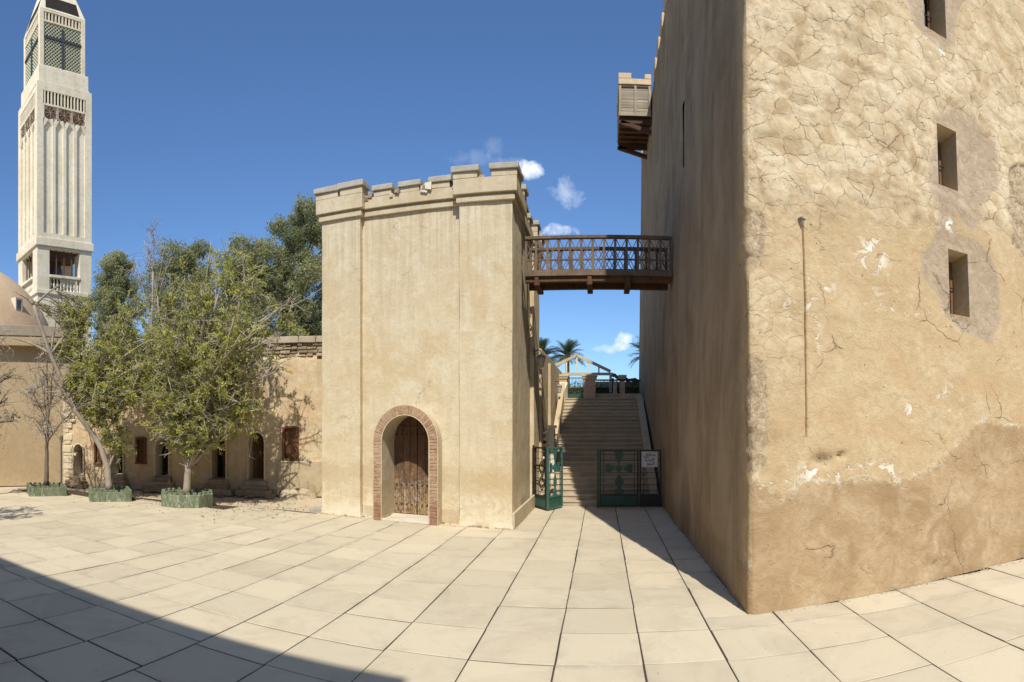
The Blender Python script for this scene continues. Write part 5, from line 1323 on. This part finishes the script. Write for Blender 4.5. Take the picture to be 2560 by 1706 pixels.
# ================================================================== PLANTERS
def build_planter(x, y, half, h, n, rot, label):
    root = thing('planter', label, 'planter', (x, y, 0), 'green planters round the courtyard trees')
    R = half / cos(pi / n)
    P = [(x + R * cos(rot + 2 * pi * k / n), y + R * sin(rot + 2 * pi * k / n)) for k in range(n)]
    Q = [(x + (R - .13) * cos(rot + 2 * pi * k / n), y + (R - .13) * sin(rot + 2 * pi * k / n)) for k in range(n)]
    m = MB(); hb = h - .10
    vs = [(*p, -.02) for p in P] + [(*p, hb) for p in P] + [(*p, hb) for p in Q] + [(*p, hb - .14) for p in Q]
    fs = []
    for L in range(3): fs += [(L * n + k, L * n + (k + 1) % n, (L + 1) * n + (k + 1) % n, (L + 1) * n + k) for k in range(n)]
    m.add(vs, fs); m.build('box', M['planter'], root, bevel=.015)
    m = MB(); m.add([(*p, hb - .12) for p in Q], [tuple(range(n))]); m.build('soil', M['soil'], root)
    # scalloped rim
    sm = MB(); ns = 8
    prof = [(-.055, 0), (.055, 0)] + [(.055 * cos(t), .05 + .06 * sin(t)) for t in np.linspace(0, pi, ns)]
    sm.prism(prof, -.04, .04); me = bpy.data.meshes.new('scallop'); me.from_pydata(sm.v, [], sm.f); me.materials.append(M['planter'])
    for k in range(n):
        a = Vector(P[k]) * .52 + Vector(Q[k]) * .48; b = Vector(P[(k + 1) % n]) * .52 + Vector(Q[(k + 1) % n]) * .48; L = (b - a).length; c = max(2, int(L / .15)); d = (b - a) / L
        for i in range(c):
            p = a + d * L * (i + .5) / c
            inst('scallop', me, root, (p.x - x, p.y - y, hb - .003), (0, random.uniform(-.05, .05), atan2(d.y, d.x)), (1, 1, random.uniform(.5, .72)))
build_planter(-10.72, 11.95, .72, .45, 8, .39, 'green many sided planter at the foot of the biggest leafy tree')
build_planter(-13.15, 11.15, .62, .38, 4, .15, 'pale peeling square planter round the leaning tree')
build_planter(-15.4, 10.35, .60, .37, 4, .30, 'dark green square planter round the thin bare tree')

# ================================================================== TREES
def leaf_mesh(name, pts, dirs, size, aspect, tint, mat, parent, rs, droop=0., N=None):
    """one quad per leaf, folded along its middle, scattered on the twigs"""
    n = len(pts); P = np.asarray(pts); D = np.asarray(dirs)
    D = D + rs.normal(0, .75, (n, 3)); D[:, 2] -= droop; D /= np.linalg.norm(D, axis=1)[:, None] + 1e-9
    R = rs.normal(0, 1, (n, 3)); S = np.cross(D, R); S /= np.linalg.norm(S, axis=1)[:, None] + 1e-9
    if N is not None:
        N = N + rs.normal(0, .45, (n, 3)); S = np.cross(N, D); S /= np.linalg.norm(S, axis=1)[:, None] + 1e-9
    L = (size * rs.uniform(.6, 1.3, n))[:, None]; Wd = L * aspect
    v = np.stack([P, P + D * L * .5 + S * Wd * .5, P + D * L, P + D * L * .5 - S * Wd * .5], 1).reshape(-1, 3)
    f = np.arange(4 * n).reshape(n, 4).tolist()
    o = mkobj(name, v, f, mat, parent)
    a = o.data.attributes.new('tint', 'FLOAT_COLOR', 'POINT'); t = np.repeat(np.clip(tint, 0, 1), 4)
    a.data.foreach_set('color', np.stack([t, t, t, np.ones_like(t)], 1).ravel())
    return o

def grow(rs, p0, p1, n, wob, up=0.):
    p0 = np.array(p0, float); p1 = np.array(p1, float); L = np.linalg.norm(p1 - p0); out = []
    o = np.zeros(3)
    for i in range(n + 1):
        t = i / n
        if 0 < i: o = o + rs.normal(0, wob * L / n, 3)
        out.append(p0 + (p1 - p0) * t + o * min(1, 1.5 * t) + np.array([0, 0, up * L * sin(pi * t)]))
    return out

def make_tree(name, label, cat, base, trunk, limbs, seed, crown, n2=9, n3=7, twig=.45, leaves=30, leafsize=.06, aspect=.5, bare=.25, bark='bark', leafmat='leaf', group=None, r0=.13, tintc=(.5, .22), limb_r=.05, spread=.75):
    """trunk: points; limbs: list of (start index on trunk, end point); crown: (centre, radii) that the side branches are kept inside"""
    rs = np.random.RandomState(seed); root = thing(name, label, cat, base, group)
    wood_ = MB(); tw = MB(); lp = []; ld = []; lt = []
    T = [np.array(p, float) for p in trunk]
    fine = []
    for i in range(len(T) - 1): fine += grow(rs, T[i], T[i + 1], 4, .04)[:-1]
    fine.append(T[-1]); nn = len(fine)
    wood_.tube(fine, [r0 * (1.25 if i == 0 else 1) * (1 - .55 * i / nn) for i in range(nn)], 9)
    cc = np.array(crown[0]); cr = np.array(crown[1])
    def clampc(p):
        q = (p - cc) / cr; l = np.linalg.norm(q)
        return p if l <= 1 else cc + q / l * cr * rs.uniform(.88, 1.03)
    for li, (si, end) in enumerate(limbs):
        s = T[si] if isinstance(si, int) else np.array(si, float)
        pts = grow(rs, s, end, 8, .10, .06); r = limb_r * rs.uniform(.8, 1.2)
        wood_.tube(pts, [r * (1 - .8 * i / 8) + .006 for i in range(9)], 6)
        L = np.linalg.norm(np.array(end) - s); dead = rs.rand() < bare * .6
        for k in range(n2):
            t = rs.uniform(.22, 1.0); b = pts[int(t * 8)]; d = rs.normal(0, 1, 3); d[2] += .35; d /= np.linalg.norm(d)
            dm = (np.array(end) - s) / L; d = d * spread + dm * .5; d /= np.linalg.norm(d)
            e = clampc(b + d * rs.uniform(.5, 1.1) * max(.6, L * .42)); q = grow(rs, b, e, 5, .16)
            wood_.tube(q, [.4 * r * (1 - .75 * i / 5) * (1.1 - t * .5) + .004 for i in range(6)], 4, cap=False)
            for j in range(n3):
                t2 = rs.uniform(.2, 1.0); b2 = q[int(t2 * 5)]; d2 = rs.normal(0, 1, 3); d2[2] += .25; d2 /= np.linalg.norm(d2)
                e2 = b2 + d2 * twig * rs.uniform(.5, 1.3); isbare = dead or rs.rand() < bare
                e2 = clampc(e2) if not isbare else e2
                w = grow(rs, b2, e2, 4, .2)
                tw.tube(w, [.010, .0085, .007, .0055, .004], 3, cap=False)
                for jj in range(2):
                    ti = rs.randint(1, 5); e3 = w[ti] + rs.normal(0, .16, 3) * twig * 1.6; tw.tube([w[ti], (w[ti] + e3) / 2 + rs.normal(0, .02, 3), e3], [.006, .005, .0035], 3, cap=False)
                    if not isbare:
                        for _ in range(int(leaves / 2 * rs.uniform(.4, 1.4))):
                            u = rs.rand(); p = w[ti] + (e3 - w[ti]) * u if rs.rand() < .6 else w[ti - 1] + (w[ti] - w[ti - 1]) * u
                            lp.append(p + rs.normal(0, .02, 3)); ld.append(e3 - w[ti])
                        lt += [np.clip(rs.normal(*tintc) + .25 * rs.normal() * .3, 0, 1)] * (len(lp) - len(lt))
    wood_.build('trunk', M[bark], root, True)
    tw.build('twigs', M['twig'], root)
    if lp:
        lt = np.array(lt) + rs.normal(0, .12, len(lt)); leaf_mesh('crown', lp, ld, leafsize, aspect, lt, M[leafmat], root, rs)
    return root, len(lp)

rs0 = np.random.RandomState(5)
def ellip_points(c, r, n, rs, lo=.55):
    out = []
    while len(out) < n:
        d = rs.normal(0, 1, 3); d /= np.linalg.norm(d); p = np.array(c) + np.array(r) * d * rs.uniform(lo, 1)
        out.append(p)
    return out
# the biggest tree
b = np.array([-10.72, 11.95, 0])
lim = [(1 if p[2] < 4 else 2, p) for p in ellip_points((-10.4, 12.25, 4.55), (2.85, 2.0, 2.95), 48, rs0, .45)]
lim = [(s, p) for s, p in lim if p[2] > 1.9]
n1 = make_tree('leafy_tree', 'biggest leafy tree with yellow green crown, in the many sided planter', 'tree', tuple(b), [b + (0, 0, .3), b + (.06, .0, 1.0), b + (-.18, .05, 1.75), b + (-.1, .1, 2.6)],
    lim + [((-10.6, 11.95, 1.05), (-9.9, 12.2, 2.6)), ((-10.6, 11.95, 1.3), (-8.9, 12.9, 2.7)), ((-10.7, 12, 1.2), (-12.2, 12.3, 2.2)), ((-10.7, 12, 2.3), (-8.6, 12.6, 4.0))], 21, ((-10.4, 12.3, 4.55), (3.05, 2.3, 3.2)), 8, 8, .5, 34, .082, .5, .2, r0=.12, limb_r=.055, tintc=(.58, .22))
# the leaning tree
b = np.array([-13.15, 11.15, 0])
lim = [(3, p) for p in ellip_points((-12.6, 11.9, 4.3), (2.0, 1.4, 2.5), 32, rs0, .4)]
n2 = make_tree('leaning_tree', 'leaning tree with a long bare grey limb, in the pale peeling planter', 'tree', tuple(b), [b + (0, 0, .3), b + (-.06, 0, .9), b + (-.28, -.2, 1.7), b + (-.65, -.8, 2.7), b + (-1.05, -1.45, 4.4), b + (-1.35, -1.85, 5.9)],
    [(s, p) for s, p in lim if p[2] > 2.2] + [(2, b + (.5, .3, 2.9)), (1, b + (.55, .2, 2.2)), (3, b + (-1.3, -1.3, 3.3)), (4, b + (-1.9, -2.3, 5.0)), (5, b + (-1.7, -2.3, 6.4)), (4, b + (-.5, -.5, 5.6)), (5, b + (-.9, -1.0, 6.5)), (4, b + (-1.0, -1.0, 6.2)), (3, b + (-.9, -1.9, 4.0))], 22, ((-12.9, 11.8, 4.2), (2.4, 1.7, 2.8)), 8, 7, .5, 34, .082, .5, .25, r0=.11, limb_r=.042, tintc=(.6, .22))
# the thin bare tree
b = np.array([-15.4, 10.35, 0])
n3 = make_tree('thin_bare_tree', 'thin almost bare tree in the dark green planter', 'tree', tuple(b), [b + (0, 0, .3), b + (.02, 0, 1.0), b + (.05, 0, 1.7), b + (.06, .02, 2.3)],
    [(3, b + (-.55, .1, 4.1)), (3, b + (-.9, -.1, 3.5)), (3, b + (.25, .2, 4.6)), (2, b + (.95, .3, 2.7)), (3, b + (-.2, .3, 5.0)), (2, b + (-.35, 0, 2.4))], 23, ((-15.4, 10.4, 3.6), (1.3, 1.0, 1.8)), 8, 7, .5, 6, .06, .45, .9, bark='bark_dark', r0=.085, limb_r=.032)
# the tree at the edge of the view
b = np.array([-16.0, 7.75, 0])
n4 = make_tree('edge_tree', 'half seen tree at the edge of the court with drooping olive leaves', 'tree', tuple(b), [b + (0, 0, 0), b + (0, 0, 1.0), b + (.1, .1, 2.0), b + (.1, .3, 3.0)],
    [(2, b + (.55, 1.5, 2.35)), (2, b + (.3, 1.3, 3.0)), (3, b + (.2, 1.1, 4.6)), (3, b + (.4, 1.4, 3.8)), (3, b + (-.6, -.4, 4.6)), (3, b + (.5, -.8, 4.2)), (2, b + (-.9, .3, 3.2)), (3, b + (.1, .9, 5.4))], 24, ((-15.7, 8.5, 3.0), (1.1, 1.75, 1.9)), 7, 6, .5, 16, .07, .45, .5, leafmat='leaf_grey', bark='bark_dark', r0=.1, limb_r=.04)

# a tree just outside the left edge; its shade lies on the paving
b = np.array([-11.9, 3.7, 0])
make_tree('courtyard_tree', 'courtyard tree beyond the edge of the view, known by its shade on the paving', 'tree', tuple(b), [b, b + (0, 0, 1.0), b + (.1, 0, 2.2)],
    [(2, b + (-1.0, .3, 3.8)), (2, b + (.9, .2, 3.9)), (2, b + (0, .8, 4.4)), (2, b + (0, -.8, 4.2)), (2, b + (-.3, .2, 4.9)), (1, b + (-1.2, -.4, 2.9))], 41, ((-11.9, 3.7, 3.8), (1.5, 1.3, 1.5)), 7, 6, .5, 24, .08, .5, .2, r0=.1, limb_r=.04)
rsl = np.random.RandomState(91); nl = 900
pl = np.stack([rsl.uniform(-15.5, -7.2, nl), rsl.normal(12.3, .9, nl), np.full(nl, .012)], 1); pl = pl[pl[:, 1] < 15.2 + .34 * (pl[:, 0] + 9.5) - .4]; nl = len(pl)
o = leaf_mesh('fallen_leaves', pl, rsl.normal(0, 1, (nl, 3)) * np.array([1, 1, 0.]), .07, .5, rsl.rand(nl), M['dry_leaf'], None, rsl, N=np.tile([0, 0, 4.], (nl, 1)))
tag(o, 'dry brown leaves blown over the ground under the trees', 'leaf litter', kind='stuff')

# background evergreens: feathery crowns of many thin needles on drooping sprays
def make_evergreen(label, base, h, rad, z0, seed, n=40, per=1500, size=.16, lean=0.):
    rs = np.random.RandomState(seed); root = thing('evergreen_tree', label, 'tree', base, 'dark evergreens behind the cell range'); b = np.array(base, float)
    w = MB(); top = b + (lean, 0, h * .93)
    tr = grow(rs, b, top, 10, .03); w.tube(tr, [.26 * (1 - .85 * i / 10) for i in range(11)], 8)
    lp = []; ld = []; lt = []; ln = []
    for k in range(n):
        t = (k + rs.rand()) / n; z = z0 + (h - .6 - z0) * t; prof = (sin(pi * min(1, .16 + .80 * (1 - t))) ** .6) * rad
        a = k * 2.399 + rs.uniform(-.5, .5); s = tr[int(min(9, z / h * 10))]; r = prof * rs.uniform(.35, .85)
        c = b + np.array([lean * t + r * cos(a), r * sin(a), z])
        w.tube(grow(rs, s, c, 4, .08), [.06, .05, .04, .03, .02], 4, cap=False)
        tint = np.clip(rs.normal(.45, .2), 0, 1); sc = rs.uniform(.30, .52) * rad * (.75 + .35 * (1 - t))
        q = rs.normal(0, 1, (per, 3)); q /= np.linalg.norm(q, axis=1)[:, None]; lump = .45 + 1.05 * vnoise(q[:, 0] * 2.2 + k * 7, q[:, 1] * 2.2 + q[:, 2] * 2.2, 9)
        lp += list(c + q * (sc * lump * (rs.uniform(.3, 1.0, per) ** .6 * 1.12))[:, None] * np.array([1, 1, .85])); ln += list(q)
        ld += list(np.cross(q, rs.normal(0, 1, (per, 3))) + np.array([0, 0, .3])); lt += list(np.clip(tint + rs.normal(0, .16, per), 0, 1))
    w.build('trunk', M['bark_dark'], root, True); leaf_mesh('crown', lp, ld, size, .3, np.array(lt), M['needle'], root, rs, N=np.array(ln))
make_evergreen('tallest dark evergreen, close beside the gatehouse battlements', (-14.6, 25.3, 0), 14.0, 1.9, 4.5, 31, 46)
make_evergreen('rounded dark evergreen left of the tallest one', (-15.8, 22.2, 0), 11.5, 1.75, 4.0, 32, 38)
make_evergreen('low dark evergreen just right of the bell tower', (-26.4, 23.0, 0), 13.2, 1.6, 5.0, 33, 40)
make_evergreen('dull dark evergreen behind the biggest leafy tree', (-19.6, 21.4, 0), 11.9, 1.8, 4.0, 34, 38)
# leafless tops behind
b = np.array([-19.3, 18.9, 0])
make_tree('leafless_tree', 'leafless grey tree whose twigs rise above the leafy crown', 'tree', tuple(b), [b, b + (0, 0, 3), b + (.1, 0, 7), b + (.1, .1, 9.6)],
    [(2, b + (-.9, 0, 10.2)), (2, b + (1.0, 0, 10.6)), (3, b + (.1, .2, 11.7)), (3, b + (-.5, .1, 11.1)), (2, b + (1.4, 0, 10.0))], 35, ((-19.3, 18.9, 10.0), (2.0, 1.5, 2.2)), 6, 5, .6, 0, .06, .5, 1.0, r0=.09, limb_r=.03)
# small bushes seen over the wall next to the gatehouse
b = np.array([-11.2, 18.3, 0])
make_tree('garden_shrub', 'yellow green shrub showing over the wall by the gatehouse', 'shrub', tuple(b), [b, b + (0, 0, 2.5), b + (0, 0, 4.3)],
    [(2, b + (-.5, 0, 6.1)), (2, b + (.4, 0, 5.8)), (2, b + (0, .3, 6.4)), (2, b + (.8, 0, 5.5))], 36, ((-11.2, 18.3, 5.5), (.9, .7, 1.1)), 6, 6, .35, 30, .075, .45, .1, r0=.07, limb_r=.03)
m = MB(); A_ = Vector((-11.0, 16.9, 6.3)); B_ = Vector((-6.9, 14.2, 6.55)); m.tube([A_ + (B_ - A_) * t - Vector((0, 0, .18 * sin(pi * t))) for t in np.linspace(0, 1, 12)], .011, 5)
tag(m.build('overhead_cable', M['sign']), 'pale cable strung from the trees to the gatehouse', 'cable')

# ================================================================== PALMS AND HEDGE BEHIND THE TERRACE
def frond_mesh(seed):
    rs = np.random.RandomState(seed); L = 2.6; v = []; f = []; tint = []
    P = lambda t: np.array([L * t * (1 - .12 * t), 0, .55 * t - 1.15 * t * t * .9])
    n = 30
    for i in range(12):
        a, b = P(i / 12), P((i + 1) / 12); k = len(v); v += [a + (0, .02, 0), a - (0, .02, 0), b - (0, .015, 0), b + (0, .015, 0)]; f.append((k, k + 1, k + 2, k + 3)); tint += [.8] * 4
    for i in range(n):
        t = .15 + .85 * i / n; p = P(t); d = P(min(1, t + .03)) - p; d /= np.linalg.norm(d)
        ll = .62 * sin(pi * (.2 + .75 * t)) + .08
        for s in (-1, 1):
            o = d * .75 + np.array([0, s * .75, .32 + rs.normal(0, .1)]); o /= np.linalg.norm(o); e = p + o * ll - np.array([0, 0, .1 * ll]); w = d * .028; k = len(v)
            v += [p - w, p + w, e]; f.append((k, k + 1, k + 2)); tint += [rs.rand()] * 3
    me = bpy.data.meshes.new('frond'); me.from_pydata([tuple(q) for q in v], [], f); me.materials.append(M['frond'])
    a = me.attributes.new('tint', 'FLOAT_COLOR', 'POINT'); t = np.array(tint, float); a.data.foreach_set('color', np.stack([t, t, t, np.ones_like(t)], 1).ravel())
    return me
FM = [frond_mesh(k) for k in range(3)]
def make_palm(x, y, h, s, seed, label):
    root = thing('date_palm', label, 'palm', (x, y, 0), 'date palms beyond the terrace'); r = random.Random(seed)
    m = MB(); m.tube([(x, y, 0), (x + .05, y, h * .5), (x, y, h)], [.32, .26, .24], 10); m.lathe([(.25, -.6), (.42, -.2), (.3, .2), (.05, .4)], (x, y, h), 10); m.build('trunk', M['palm_trunk'], root, True)
    for k in range(64):
        el = r.uniform(-.35, 1.4); inst('frond', FM[k % 3], root, (0, 0, h), (r.uniform(-.2, .2), -el, k * 2.399 + r.uniform(-.2, .2)), (s * r.uniform(.85, 1.1),) * 3)
make_palm(-3.95, 66, 10.4, .98, 1, 'full date palm rising behind the gable frame')
make_palm(-6.7, 64, 10.1, 1.05, 2, 'date palm half hidden by the alley wall')
make_palm(5.1, 62, 9.9, 1.05, 3, 'date palm peeping out beside the fort corner')
def build_hedge():
    root = thing('terrace_hedge', 'dark leafy hedge behind the terrace railing', 'hedge', (0, TY + 3, TZ))
    m = MB(); m.box(-1.95, 2.4, TY + 3.0, TY + 3.6, TZ, TZ + .62, j=.05); m.build('shade_core', M['hedge_core'], root)  # solid dark box, its colour stands for the shade inside the hedge
    rs = np.random.RandomState(4); n = 9000
    p = np.stack([rs.uniform(-2.0, 2.5, n), TY + 2.75 + rs.rand(n) * .9, TZ + rs.rand(n) * (.78 + .16 * np.sin(np.arange(n) * .37))], 1)
    leaf_mesh('leaves', p, rs.normal(0, 1, (n, 3)), .07, .5, rs.rand(n), M['hedge'], root, rs)
build_hedge()
